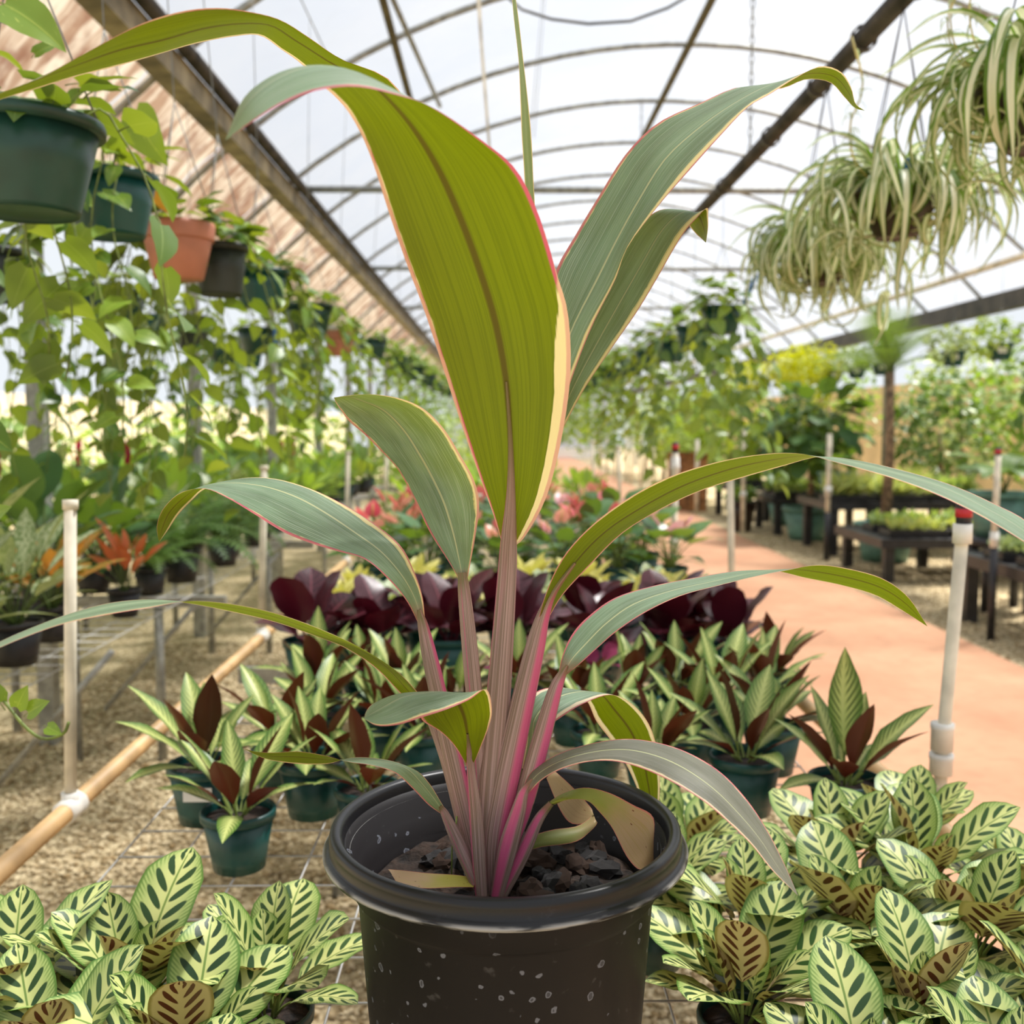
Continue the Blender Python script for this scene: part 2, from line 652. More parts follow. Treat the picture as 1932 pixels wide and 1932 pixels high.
b1 = bench(-.62, .62, .55, 9.2, 'low wire mesh bench with tan pipe rails holding the striped potted plants', None, True, (0.95, 2.95, 5.0, 7.0, 9.0))
RL, RR = -.785, .765
for x in (RL, RR):
    ob('rail', MB().tube([(x, .3, BZ), (x, 9.3, BZ)], .0175, 10).mesh('rail', MAT_TANPVC), b1)
tee = MB().tube([(0, -.03, 0), (0, .03, 0)], .0225, 10).tube([(0, 0, 0), (0, 0, .03)], .0165, 8).mesh('tee_fitting', MAT_WHITEPVC)
post = MB().tube([(0, 0, 0), (.02, 0, .56)], .0115, 8).tube([(.02, 0, .548), (.0203, 0, .565)], .0145, 8).mesh('post', MAT_AGEDPVC)
for y in (1.83, 3.34, 5.2, 7.0, 8.8):
    p = ob('post', post, b1, T(RL, y, BZ))
    ob('tee_fitting', tee, p, T(0, 0, 0))
for y in (3.3, 6.4, 8.2):
    p = ob('post', post, b1, T(RR, y, BZ) @ Matrix.Scale(-1, 4, (1, 0, 0)))
    ob('tee_fitting', tee, p, T(0, 0, 0))

b3 = bench(-2.95, -2.06, 2.3, 11.6, 'wire mesh bench on the far side of the grey roof columns', None, False, (2.4, 4.6, 6.9, 9.1, 11.5))
b2 = bench(-1.90, -1.27, 2.1, 11.6, 'wire mesh side bench crowded with mixed leafy pots beneath the hanging vines', None, False, (2.2, 4.2, 6.2, 8.2, 10.2, 11.5))
for y in (2.4, 3.4, 4.4, 6.0):
    ob('brace', MB().tube([(-1.72, y, .16), (-1.30, y, BZ - .06)], .012, 6).mesh('brace', MAT_GALV), b2)


def riser(px, base, X, Y, ztop, dark=False, label='', red=False, name='sprinkler_riser'):
    t = thing(name, T(X, Y, 0), label, 'pipe', 'sprinkler risers beside the walkway')
    ob('pipe', MB().tube([(0, 0, base), (0, 0, ztop)], .0165, 10).mesh('pipe', MAT_AGEDPVC), t)
    return t


def post_thing(X, Y, ztop, label, black_low=0, cap=None, r=.022, couple=()):
    t = thing('sprinkler_riser', T(X, Y, 0), label, 'pipe', 'sprinkler risers beside the walkway')
    z0 = 0.0
    if black_low:
        ob('black_sleeve', MB().tube([(0, 0, 0), (0, 0, black_low)], r * 1.25, 10).mesh('black_sleeve', MAT_BLACKPL), t)
        z0 = black_low - .02
    ob('pipe', MB().tube([(0, 0, z0), (0, 0, ztop)], r, 10).mesh('pipe', MAT_AGEDPVC), t)
    for z in couple:
        ob('coupling', MB().lathe([(0, z - .05), (r * 1.35, z - .05), (r * 1.35, z - .006), (r * 1.5, z - .004), (r * 1.5, z + .01), (r * 1.35, z + .012), (r * 1.35, z + .05), (0, z + .05)], 14).mesh('coupling', MAT_WHITEPVC), t)
    if cap:
        h = ob('sprinkler_head', MB().lathe([(0, ztop), (r * 1.0, ztop), (r * 1.05, ztop + .02), (r * .9, ztop + .05), (0, ztop + .05)], 12).mesh('sprinkler_head', MAT_BLACKPL), t)
        ob('red_band', MB().lathe([(r * .98, ztop + .016), (r * 1.1, ztop + .016), (r * 1.1, ztop + .036), (r * .98, ztop + .036)], 12).mesh('red_band', MAT_RED), h)
    return t


# near riser at the bench corner, its couplings white
P = on_plane(1752, 1560, BZ)
RXY = (.795, P.y + .0)
t = thing('sprinkler_riser', T(.80, 1.80, 0), 'slim cream sprinkler riser with white couplings at the bench corner', 'pipe', 'sprinkler risers beside the walkway')
rz_top = at(1786, 990, 1.8).z
ob('pipe', MB().tube([(0, 0, 0), (0, 0, BZ + .10), (.024, 0, rz_top)], .0115, 12).mesh('pipe', MAT_AGEDPVC), t)
for z0, z1, rr in ((.812, .862, .0195), (.768, .806, .020), (.70, .73, .022)):
    ob('coupling', MB().lathe([(0, z0), (rr, z0), (rr, z1 - .012), (rr * 1.07, z1 - .010), (rr * 1.07, z1), (0, z1)], 16).mesh('coupling', MAT_WHITEPVC), t)
ob('collar', MB().lathe([(0, rz_top - .035), (.0165, rz_top - .035), (.0165, rz_top), (0, rz_top)], 14, 0, .023).mesh('collar', MAT_WHITEPVC), t)
h = ob('sprinkler_head', MB().lathe([(0, rz_top), (.013, rz_top), (.014, rz_top + .012), (.013, rz_top + .04), (.006, rz_top + .055), (0, rz_top + .055)], 12, 0, .024).mesh('sprinkler_head', MAT_BLACKPL), t)
ob('red_band', MB().lathe([(.0125, rz_top + .012), (.0148, rz_top + .012), (.0148, rz_top + .027), (.0125, rz_top + .027)], 12, 0, .024).mesh('red_band', MAT_RED), h)

post_thing(.80, 4.65, 1.27, 'cream sprinkler riser standing beside the pink anthuriums', cap=True, r=.015, couple=(1.2, .86))
post_thing(3.18, 6.5, 1.20, 'cream sprinkler riser with a black lower sleeve beside the nearest black table', .62, True, .02, (.66,))
post_thing(3.36, 10.4, 1.30, 'cream sprinkler riser between two black tables with white coupling', .5, None, .026, (.72,))
post_thing(3.09, 12.9, 1.32, 'cream sprinkler riser in front of the far black tables', 0, None, .028, (.5,))
for y in (15.7, 20.6, 22, 23.2, 24.6, 26.4, 28.4, 31, 34):
    post_thing(3.02 + R.uniform(-.05, .1), y, 1.15 + R.uniform(-.1, .1), 'thin cream riser in the far row along the walkway', 0, None, .03)

# hung pipe for the right hand baskets
PX, PZ = 1.14, 2.60
hp = thing('hanging_pipe', T(PX, 0, 0), 'long dark pipe hung on chains above the spider plants', 'pipe')
ob('pipe', MB().tube([(0, -.5, PZ), (0, 40, PZ)], .031, 10).mesh('pipe', MAT_DARKPIPE), hp)
link = MB()
for i in range(34):
    z = PZ + .04 + i * .04
    a = (i % 2) * math.pi / 2
    link.tube([(math.cos(a + math.pi / 2 * 0) * .008 * math.cos(t_), math.sin(a) * .008 * math.cos(t_), z + .026 * math.sin(t_)) if False else
               (.009 * math.cos(t_) * math.cos(a), .009 * math.cos(t_) * math.sin(a), z + .026 * math.sin(t_)) for t_ in np.linspace(0, 2 * math.pi, 9)], .0028, 4, 0, False)
me_chain = link.mesh('chain', MAT_GALV)
for y in (2.32, 4.76, 8.42, 12.08, 15.74, 19.4):
    ob('chain', me_chain, hp, T(0, y, 0))
clip = MB().lathe([(.036, -.012), (.042, -.012), (.042, .012), (.036, .012)], 12).mesh('clip', MAT_DARKPIPE)
for y in (2.3, 2.9, 3.3, 3.75, 4.4, 5.3, 6.1):
    ob('clip', clip, hp, T(0, y, PZ) @ Matrix.Rotation(math.pi / 2, 4, 'X'))

# ------------------------------------------------------------------ the ti plant in the black pot
def ti_mat(name, cl, cr, fade=None, top=(120, 148, 118), stripe=(186, 202, 176), bot=(104, 114, 16), tr=0.30, pink=(202, 88, 112), cream=(238, 220, 158), pw=.026):
    g = Gr(name)
    u, v = g.uv()
    e = (u - 0.5)
    au = e.abs()
    # fine veins that follow the leaf
    ln = g.noise(g.comb(u * 46.0, v * 1.6), 1.0, 3, 0.65)
    ln2 = g.noise(g.comb(u * 110.0, v * 2.5), 1.0, 2, 0.6)
    patch = g.noise(g.comb(u * 3.0, v * 5.0), 1.0, 2)
    topc = g.mix(patch.ss(.3, .7), tuple(c * .86 for c in top), tuple(min(255, c * 1.08) for c in top))
    wv_ = ((u * 300.0 + ln * 14.0 + ln2 * 5.0).sin() * .5 + .5).ss(.62, .95)
    topc = g.mix(wv_ * ln2.ss(.35, .6) * .8, topc, stripe)
    topc = g.mix(ln.ss(.52, .66) * .5, topc, stripe)
    topc = g.mix(ln2.ss(.56, .7) * .4, topc, tuple(c * .66 for c in top))
    mw = (1.0 - v) * .016 + .005
    topc = g.mix((au - mw).ss(.005, -.005), topc, (208, 212, 160))
    botc = g.mix(ln.ss(.42, .62) * .5, bot, tuple(c * .72 for c in bot))
    botc = g.mix(au.ss(.04, .012), botc, (86, 74, 20))
    wob = (g.noise(g.comb(v * 9.0, u * 2.0), 1.0, 3, .7) - 0.5) * 0.10
    lft = 0.5 + e          # distance from the left edge
    rgt = 0.5 - e
    jag = (ln - .5) * .05
    if cl:
        f = (lft + wob + jag).ss(cl + .006, cl - .006)
        topc = g.mix(f, topc, cream)
        f2 = (lft + wob * .6 + jag).ss(cl * .8 + .008, cl * .8 - .008)
        botc = g.mix(f2, botc, cream)
    if cr:
        if fade:
            rgt = rgt + v.ss(*fade) * cr * .85
        f = (rgt + wob + jag).ss(cr + .006, cr - .006)
        topc = g.mix(f, topc, cream)
        f2 = (rgt + wob * .6 + jag).ss(cr * .8 + .008, cr * .8 - .008)
        botc = g.mix(f2, botc, cream)
    ed = (0.5 - au + (ln2 - .5) * .012 - v.ss(.45, 0.0) * .025).ss(pw + .006, pw - .006)
    bs = v.ss(.06, 0.0)            # pink runs up from the petiole
    topc = g.mix(ed.max(bs * .55), topc, pink)
    botc = g.mix(ed.max(bs * .25), botc, pink)
    b = g.back()
    c = g.mix(b, topc, botc)
    bmp = g.bump(ln, 0.25, 0.002)
    a = g.pbr(c, 0.42, 0, 0.4, bmp)
    # light that comes through the blade is yellow green, through the rim pink
    thru = g.mix(ln.ss(.42, .62) * .35, (132, 146, 8), (96, 110, 4))
    thru = g.mix(au.ss(.04, .012), thru, (96, 90, 20))
    thru = g.mix(ed, thru, (210, 100, 108))
    if cr:
        thru = g.mix((rgt + wob * .6 + jag).ss(cr * .8 + .008, cr * .8 - .008), thru, (245, 226, 160))
    if cl:
        thru = g.mix((lft + wob * .6 + jag).ss(cl * .8 + .008, cl * .8 - .008), thru, (245, 226, 160))
    t = g.bsdf('ShaderNodeBsdfTranslucent', thru)
    return g.end(g.mixs(tr, a, t))


def petiole_mat():
    g = Gr('ti_petiole')
    u, v = g.uv()
    ln = g.noise(g.comb(u * 40.0, v * 1.5), 1.0, 3, .6)
    c = g.mix(ln.ss(.42, .6), (134, 112, 98), (176, 148, 142))
    d = ((u - .5).abs())
    c = g.mix(d.ss(.05, .13), (204, 92, 132), c)
    c = g.mix(v.ss(.70, .88) * .8, c, (104, 98, 40))
    c = g.mix(g.noise(g.comb(u * 8.0, v * 3.0), 1, 2).ss(.5, .75) * .4, c, (188, 128, 142))
    return g.end(g.pbr(c, 0.4, 0, 0.4, g.bump(ln, .3, .002)))


def dead_mat(name, a, b, c3):
    g = Gr(name)
    u, v = g.uv()
    ln = g.noise(g.comb(u * 40.0, v * 2.0), 1.0, 3, .6)
    n = g.noise(g.comb(u * 2.0, v * 4.0), 1.0, 3)
    c = g.mix((v + (n - .5) * .4).ss(.3, .75), a, b)
    c = g.mix(ln.ss(.5, .7) * .5, c, c3)
    sp = g.voro(g.comb(u * 7.0, v * 9.0), 1.0)
    c = g.mix(sp.ss(.12, .06), c, (120, 60, 24))
    ed = (0.5 - (u - .5).abs()).ss(.035, .015)
    c = g.mix(ed, c, (214, 128, 110))
    a_ = g.pbr(c, .5, 0, .35)
    return g.end(g.mixs(.25, a_, g.bsdf('ShaderNodeBsdfTranslucent', c)))


MAT_PET = petiole_mat()


def blade(name, rows, mat, flip=False, nv=56, nu=14, ruffle=0.0):
    rows = [r if len(r) == 9 else tuple(r[:2]) + (r[2],) + tuple(r[:2]) + (r[2],) + tuple(r[:2]) + (r[2],) for r in rows]
    P = []
    for r in rows:
        P.append([*at(*r[0:3]), *at(*r[3:6]), *at(*r[6:9])])
    C = crom(P, nv)
    v, uv, f = [], [], []
    ds = [0]
    for j in range(1, nv):
        ds.append(ds[-1] + np.linalg.norm(C[j, 3:6] - C[j - 1, 3:6]))
    for j in range(nv):
        L_, M_, R_ = C[j, 0:3], C[j, 3:6], C[j, 6:9]
        for i in range(nu + 1):
            u = -1 + 2 * i / nu
            p = M_ + u * (R_ - L_) / 2 + u * u * ((R_ + L_) / 2 - M_)
            v.append(p)
            uv.append((i / nu, ds[j] / ds[-1]))
    for j in range(nv - 1):
        for i in range(nu):
            a = j * (nu + 1) + i
            q = [a, a + 1, a + nu + 2, a + nu + 1]
            f.append(q[::-1] if flip else q)
    return mesh(name, v, f, mat, uv)


def petiole(rows, pink=0.25, flat=.75, n=14, k=24):
    P = [[*at(*r[:3]), r[3] * r[2] / 1932 / 2] for r in rows]
    C = crom(P, k)
    v, f, uv = [], [], []
    view = Vector((0, -1, .25)).normalized()
    for i in range(k):
        p = Vector(C[i, :3])
        t = Vector(C[min(i + 1, k - 1), :3] - C[max(i - 1, 0), :3]).normalized()
        x = t.cross(view).normalized()
        y = x.cross(t)
        for j in range(n + 1):
            a = 2 * math.pi * j / n
            v.append(p + x * math.cos(a) * C[i, 3] + y * math.sin(a) * C[i, 3] * flat)
            uv.append((((j / n) + .5 - pink) % 1.0001, i / k))
    for i in range(k - 1):
        for j in range(n):
            a = i * (n + 1) + j
            f.append([a, a + 1, a + n + 2, a + n + 1])
    # uv jumps at the seam: fine, the material fades there
    return mesh('petiole', v, f, MAT_PET, uv)


TI = {}
TI['A'] = (True, dict(cl=.035, cr=.15, fade=(.28, .50)), [
    (948, 1028, .925, 958, 1032, .92, 970, 1032, .925),
    (932, 975, .905, 962, 985, .905, 992, 1010, .90),
    (905, 900, .88, 964, 920, .885, 1030, 940, .875),
    (872, 805, .85, 963, 830, .86, 1058, 835, .845),
    (838, 700, .82, 955, 720, .835, 1076, 710, .82),
    (802, 590, .79, 935, 610, .81, 1072, 595, .79),
    (768, 500, .76, 905, 510, .78, 1050, 515, .765),
    (735, 405, .735, 870, 415, .75, 1018, 410, .735),
    (708, 320, .71, 830, 325, .72, 975, 322, .705),
    (680, 250, .69, 785, 250, .69, 908, 264, .67),
    (645, 195, .675, 735, 190, .66, 817, 203, .635),
    (605, 160, .665, 680, 142, .64, 745, 178, .605),
    (570, 140, .655, 625, 124, .62, 672, 163, .585),
    (530, 140, .64, 565, 130, .60, 600, 170, .57),
    (490, 158, .62, 510, 155, .59, 540, 192, .56),
    (455, 192, .60, 465, 195, .58, 485, 224, .555),
    (425, 265, .57)],
    [(922, 1690, .95, 30), (922, 1600, .945, 42), (926, 1500, .94, 50), (938, 1350, .935, 47), (949, 1200, .93, 41), (957, 1080, .925, 36), (960, 1015, .91, 30), (964, 930, .884, 17), (963, 830, .858, 9), (955, 720, .833, 4)], .55)
TI['B'] = (True, dict(cl=.06, cr=.03), [
    (952, 1010, .965, 957, 1010, .96, 962, 1010, .965),
    (880, 760, .97, 905, 760, .965, 935, 760, .97),
    (790, 480, .97, 830, 480, .96, 875, 480, .96),
    (705, 270, .95, 745, 265, .93, 795, 260, .93),
    (632, 182, .93, 690, 165, .90, 740, 155, .89),
    (570, 122, .91, 610, 110, .87, 645, 112, .865),
    (530, 93, .89, 555, 75, .84, 585, 72, .83),
    (490, 67, .87, 510, 48, .81, 530, 38, .795),
    (440, 69, .84, 450, 45, .78, 470, 22, .765),
    (370, 82, .81, 380, 55, .75, 410, 15, .735),
    (300, 102, .78, 310, 75, .73, 340, 22, .71),
    (220, 125, .75, 225, 95, .71, 260, 48, .69),
    (140, 145, .725, 140, 125, .69, 170, 95, .675),
    (70, 167, .70, 60, 155, .68, 80, 145, .665),
    (0, 188, .68, -5, 184, .67, -5, 178, .66),
    (-60, 212, .65)],
    [(930, 1680, .96, 20), (940, 1350, .965, 20), (957, 1000, .962, 12)], .5)
TI['C'] = (False, dict(cl=.03, cr=.12), [
    (972, 1000, .975, 978, 1000, .97, 984, 1000, .975),
    (1000, 860, .97, 1015, 860, .965, 1035, 860, .965),
    (1010, 740, .975, 1040, 740, .97, 1070, 740, .965),
    (1028, 620, .985, 1075, 630, .975, 1114, 622, .965),
    (1046, 518, .99, 1125, 530, .98, 1160, 530, .965),
    (1085, 445, 1.0, 1165, 450, .985, 1185, 465, .965),
    (1130, 370, 1.005, 1205, 378, .985, 1245, 385, .965),
    (1180, 292, 1.01, 1255, 300, .99, 1300, 322, .965),
    (1240, 233, 1.015, 1318, 242, .995, 1360, 255, .97),
    (1320, 195, 1.02, 1380, 198, 1.0, 1410, 203, .975),
    (1395, 164, 1.025, 1440, 165, 1.005, 1452, 178, .98),
    (1470, 168, 1.03, 1490, 148, 1.01, 1500, 148, .985),
    (1520, 150, 1.03, 1535, 138, 1.01, 1548, 125, .985),
    (1565, 155, 1.025, 1575, 145, 1.005, 1586, 135, .985),
    (1592, 182, 1.015, 1600, 173, 1.0, 1606, 165, .985),
    (1612, 203, 1.0, 1613, 199, .995, 1614, 195, .99),
    (1632, 209, .985)],
    [(936, 1680, .965, 20), (944, 1350, .97, 20), (962, 1060, .972, 16), (978, 1000, .972, 12)], .5)
TI['D'] = (False, dict(cl=.03, cr=.14), [
    (990, 920, .985, 995, 920, .985, 1000, 920, .985),
    (1020, 840, 1.0, 1035, 835, .995, 1052, 828, .99),
    (1050, 740, 1.01, 1080, 735, 1.0, 1100, 738, .99),
    (1080, 650, 1.02, 1125, 650, 1.01, 1152, 660, .995),
    (1120, 560, 1.03, 1170, 570, 1.015, 1202, 588, 1.0),
    (1160, 490, 1.035, 1210, 500, 1.02, 1240, 525, 1.0),
    (1200, 430, 1.035, 1245, 440, 1.02, 1270, 472, .995),
    (1245, 396, 1.03, 1275, 408, 1.01, 1293, 436, .985),
    (1285, 400, 1.03, 1300, 398, .995, 1314, 412, .975),
    (1300, 425, 1.02, 1318, 408, .99, 1334, 392, .97),
    (1312, 440, 1.0, 1325, 422, .98, 1336, 408, .965),
    (1323, 450, .98, 1330, 440, .97, 1336, 430, .96),
    (1332, 458, .955)],
    [(938, 1680, .97, 18), (946, 1300, .98, 18), (964, 1050, .985, 14), (995, 920, .985, 10)], .5)
TI['E'] = (False, dict(cl=.08, cr=.08), [
    (962, 900, 1.0, 966, 900, .995, 970, 900, .99),
    (986, 600, 1.02, 993, 600, 1.0, 1000, 600, .98),
    (992, 420, 1.035, 1001, 420, 1.01, 1009, 420, .99),
    (989, 330, 1.04, 998, 330, 1.015, 1006, 330, .995),
    (984, 250, 1.04, 993, 250, 1.015, 1002, 250, .995),
    (981, 170, 1.035, 988, 170, 1.01, 994, 170, .99),
    (978, 110, 1.03, 982, 110, 1.005, 987, 110, .985),
    (970, 40, 1.02, 974, 40, 1.0, 979, 40, .98),
    (964, -20, 1.0, 967, -20, .99, 970, -20, .975),
    (955, -80, .98)],
    [(934, 1670, .975, 18), (944, 1300, .985, 18), (966, 900, .995, 10)], .5)
TI['F'] = (False, dict(cl=.03, cr=.06), [
    (867, 1095, .925, 873, 1096, .92, 882, 1093, .925),
    (848, 1062, .925, 868, 1065, .925, 888, 1060, .92),
    (810, 1002, .925, 856, 1010, .93, 898, 1005, .915),
    (778, 935, .925, 838, 950, .935, 904, 952, .915),
    (750, 885, .92, 815, 900, .94, 894, 905, .915),
    (716, 848, .915, 790, 855, .935, 868, 858, .915),
    (688, 820, .905, 762, 812, .93, 838, 810, .915),
    (660, 796, .895, 725, 775, .915, 800, 772, .91),
    (644, 775, .885, 685, 757, .895, 755, 752, .90),
    (634, 760, .88, 655, 748, .88, 695, 744, .885),
    (630, 750, .87)],
    [(915, 1660, .95, 24), (908, 1500, .945, 30), (898, 1350, .93, 32), (886, 1220, .925, 30), (876, 1120, .922, 24), (872, 1080, .922, 16)], .8)
TI['G'] = (False, dict(cl=.025, cr=.13), [
    (788, 1174, .91, 795, 1172, .905, 802, 1168, .91),
    (768, 1135, .895, 783, 1130, .905, 797, 1125, .91),
    (735, 1095, .89, 758, 1085, .90, 782, 1080, .915),
    (690, 1056, .89, 718, 1040, .91, 756, 1030, .93),
    (640, 1041, .895, 670, 1005, .925, 705, 987, .95),
    (590, 1026, .905, 615, 968, .94, 645, 950, .965),
    (535, 1004, .92, 560, 938, .955, 580, 920, .985),
    (480, 970, .935, 500, 918, .97, 510, 902, 1.0),
    (430, 940, .95, 440, 911, .985, 445, 904, 1.01),
    (386, 922, .965, 384, 916, 1.0, 388, 922, 1.02),
    (340, 930, .98, 348, 938, 1.01, 364, 942, 1.02),
    (308, 960, .985, 320, 966, 1.005, 337, 970, 1.015),
    (296, 993, .985, 306, 997, 1.0, 317, 1000, 1.005),
    (300, 1023, .995)],
    [(905, 1670, .94, 24), (893, 1600, .937, 32), (868, 1490, .93, 36), (835, 1345, .92, 34), (812, 1245, .912, 30), (798, 1180, .907, 20), (790, 1150, .905, 8)], .05)
TI['H'] = (True, dict(cl=.05, cr=.05), [
    (800, 1350, .935, 806, 1345, .93, 812, 1340, .93),
    (757, 1310, .925, 772, 1306, .92, 787, 1305, .90),
    (708, 1260, .92, 726, 1256, .90, 746, 1264, .88),
    (654, 1224, .90, 666, 1219, .875, 680, 1222, .85),
    (600, 1202, .88, 605, 1195, .85, 612, 1190, .82),
    (520, 1174, .855, 525, 1166, .82, 530, 1160, .79),
    (440, 1155, .83, 443, 1147, .80, 445, 1141, .765),
    (360, 1139, .81, 360, 1136, .78, 360, 1134, .745),
    (290, 1131, .79, 285, 1135, .76, 280, 1147, .725),
    (210, 1137, .77, 205, 1145, .74, 200, 1160, .705),
    (130, 1158, .75, 125, 1165, .725, 120, 1177, .695),
    (60, 1184, .735, 55, 1190, .71, 50, 1201, .69),
    (-5, 1213, .72, -8, 1219, .70, -10, 1226, .685),
    (-70, 1252, .69)],
    [(905, 1670, .935, 22), (885, 1600, .935, 26), (848, 1450, .935, 26), (814, 1355, .93, 20), (795, 1325, .925, 8)], .05)
TI['I'] = (True, dict(cl=.03, cr=.05), [
    (882, 1447, .90, 887, 1448, .895, 892, 1446, .90),
    (858, 1408, .88, 885, 1415, .88, 908, 1408, .875),
    (830, 1380, .865, 882, 1385, .86, 922, 1372, .855),
    (800, 1362, .855, 875, 1350, .84, 928, 1340, .83),
    (790, 1345, .85, 860, 1320, .825, 918, 1301, .81),
    (775, 1322, .845, 838, 1305, .815, 885, 1320, .79),
    (750, 1314, .84, 800, 1307, .80, 843, 1338, .775),
    (725, 1318, .83, 760, 1315, .795, 797, 1353, .765),
    (702, 1329, .82, 725, 1333, .79, 752, 1367, .765),
    (691, 1342, .81, 700, 1347, .79, 712, 1369, .77),
    (687, 1356, .785)],
    [(908, 1690, .925, 22), (902, 1600, .915, 26), (897, 1530, .908, 24), (888, 1450, .897, 15), (885, 1412, .878, 9), (882, 1384, .858, 4)], .5)
TI['J'] = (False, dict(cl=.03, cr=.07), [
    (834, 1537, .91, 838, 1534, .91, 842, 1530, .91),
    (808, 1518, .895, 820, 1508, .90, 830, 1510, .905),
    (778, 1487, .88, 795, 1477, .89, 810, 1478, .90),
    (745, 1458, .865, 765, 1449, .88, 784, 1453, .895),
    (700, 1444, .855, 715, 1436, .875, 732, 1434, .89),
    (655, 1437, .855, 662, 1433, .87, 668, 1429, .88),
    (615, 1426, .86, 615, 1433, .87, 618, 1441, .88),
    (565, 1418, .86, 562, 1428, .87, 560, 1441, .88),
    (515, 1420, .865, 512, 1427, .87, 510, 1434, .88),
    (482, 1418, .868, 482, 1421, .87, 482, 1424, .872),
    (462, 1413, .87)],
    [(898, 1665, .925, 24), (866, 1592, .92, 26), (840, 1537, .91, 16), (830, 1520, .905, 6)], .8)
TI['K'] = (True, dict(cl=.05, cr=.04), [
    (1014, 1178, .92, 1022, 1175, .92, 1032, 1172, .925),
    (1028, 1125, .905, 1042, 1125, .91, 1062, 1122, .92),
    (1058, 1058, .89, 1085, 1062, .90, 1112, 1068, .915),
    (1105, 1002, .875, 1140, 1005, .885, 1172, 1008, .91),
    (1170, 950, .86, 1210, 958, .875, 1245, 962, .905),
    (1250, 905, .845, 1290, 916, .865, 1325, 925, .90),
    (1340, 875, .83, 1375, 886, .855, 1405, 900, .895),
    (1430, 858, .815, 1455, 868, .845, 1475, 880, .885),
    (1510, 856, .80, 1528, 860, .83, 1545, 862, .87),
    (1590, 876, .785, 1603, 870, .815, 1615, 868, .855),
    (1670, 898, .77, 1690, 892, .80, 1705, 888, .84),
    (1755, 928, .755, 1775, 918, .785, 1795, 915, .825),
    (1840, 968, .74, 1855, 956, .77, 1875, 950, .81),
    (1925, 1018, .73, 1935, 1004, .76, 1945, 990, .795),
    (2010, 1075, .74)],
    [(932, 1690, .945, 30), (934, 1590, .94, 46), (953, 1480, .935, 50), (985, 1330, .93, 45), (1010, 1220, .925, 37), (1024, 1165, .92, 26), (1044, 1118, .908, 14), (1085, 1062, .898, 6)], .12)
TI['L'] = (False, dict(cl=.03, cr=.04), [
    (1053, 1275, .93, 1060, 1276, .925, 1068, 1274, .93),
    (1062, 1235, .94, 1078, 1245, .93, 1097, 1250, .92),
    (1080, 1196, .955, 1105, 1215, .94, 1130, 1220, .925),
    (1110, 1163, .97, 1145, 1175, .95, 1165, 1190, .93),
    (1160, 1128, .985, 1195, 1140, .96, 1220, 1154, .94),
    (1230, 1106, 1.0, 1265, 1115, .97, 1285, 1124, .95),
    (1310, 1090, 1.01, 1340, 1098, .98, 1355, 1105, .96),
    (1390, 1077, 1.02, 1410, 1083, .99, 1425, 1088, .97),
    (1460, 1077, 1.03, 1475, 1074, 1.0, 1485, 1076, .98),
    (1520, 1091, 1.03, 1535, 1078, 1.005, 1545, 1066, .985),
    (1585, 1104, 1.03, 1600, 1090, 1.005, 1610, 1075, .985),
    (1650, 1123, 1.02, 1660, 1108, 1.0, 1668, 1093, .985),
    (1700, 1151, 1.01, 1708, 1138, .995, 1714, 1127, .985),
    (1750, 1182, .985)],
    [(942, 1690, .945, 24), (957, 1610, .94, 32), (988, 1515, .935, 38), (1020, 1400, .93, 36), (1045, 1310, .927, 28), (1059, 1275, .926, 18), (1070, 1255, .926, 6)], .15)
TI['M'] = (False, dict(cl=.03, cr=.07, top=(124, 124, 112), stripe=(158, 154, 144), cream=(240, 214, 176)), [
    (983, 1494, .92, 988, 1498, .915, 993, 1502, .92),
    (1003, 1456, .925, 1012, 1463, .915, 1022, 1472, .905),
    (1048, 1425, .93, 1055, 1437, .91, 1062, 1450, .895),
    (1110, 1404, .925, 1112, 1420, .90, 1112, 1437, .88),
    (1180, 1394, .915, 1175, 1414, .885, 1165, 1437, .86),
    (1245, 1402, .90, 1235, 1425, .87, 1220, 1453, .845),
    (1305, 1423, .885, 1290, 1449, .855, 1275, 1479, .83),
    (1362, 1459, .87, 1345, 1487, .84, 1328, 1512, .82),
    (1411, 1511, .855, 1392, 1533, .83, 1375, 1552, .81),
    (1449, 1569, .84, 1433, 1582, .82, 1418, 1594, .805),
    (1479, 1628, .825, 1467, 1634, .81, 1457, 1642, .80),
    (1506, 1690, .80)],
    [(937, 1690, .935, 26), (958, 1600, .925, 36), (978, 1530, .92, 28), (988, 1495, .917, 18), (1005, 1470, .916, 6)], .3)
TI['N'] = (False, dict(cl=.12, cr=.12, cream=(244, 224, 190)), [
    (985, 1450, .96, 990, 1455, .955, 998, 1450, .95),
    (995, 1392, .965, 1003, 1395, .955, 1012, 1402, .945),
    (992, 1342, .975, 1010, 1355, .96, 1035, 1372, .945),
    (1010, 1306, .99, 1040, 1322, .97, 1065, 1349, .95),
    (1060, 1297, 1.02, 1085, 1306, .995, 1100, 1328, .965),
    (1105, 1320, 1.045, 1130, 1308, 1.02, 1150, 1311, .995),
    (1125, 1360, 1.06, 1160, 1340, 1.045, 1190, 1326, 1.03),
    (1155, 1400, 1.075, 1190, 1380, 1.07, 1224, 1366, 1.06),
    (1180, 1440, 1.09, 1212, 1430, 1.085, 1242, 1423, 1.075),
    (1197, 1475, 1.095, 1222, 1475, 1.09, 1245, 1475, 1.085),
    (1212, 1515, 1.095, 1228, 1518, 1.09, 1242, 1520, 1.09),
    (1228, 1560, 1.085)],
    [(948, 1670, .95, 22), (968, 1560, .955, 22), (990, 1452, .956, 14)], .2)
DEAD = {}
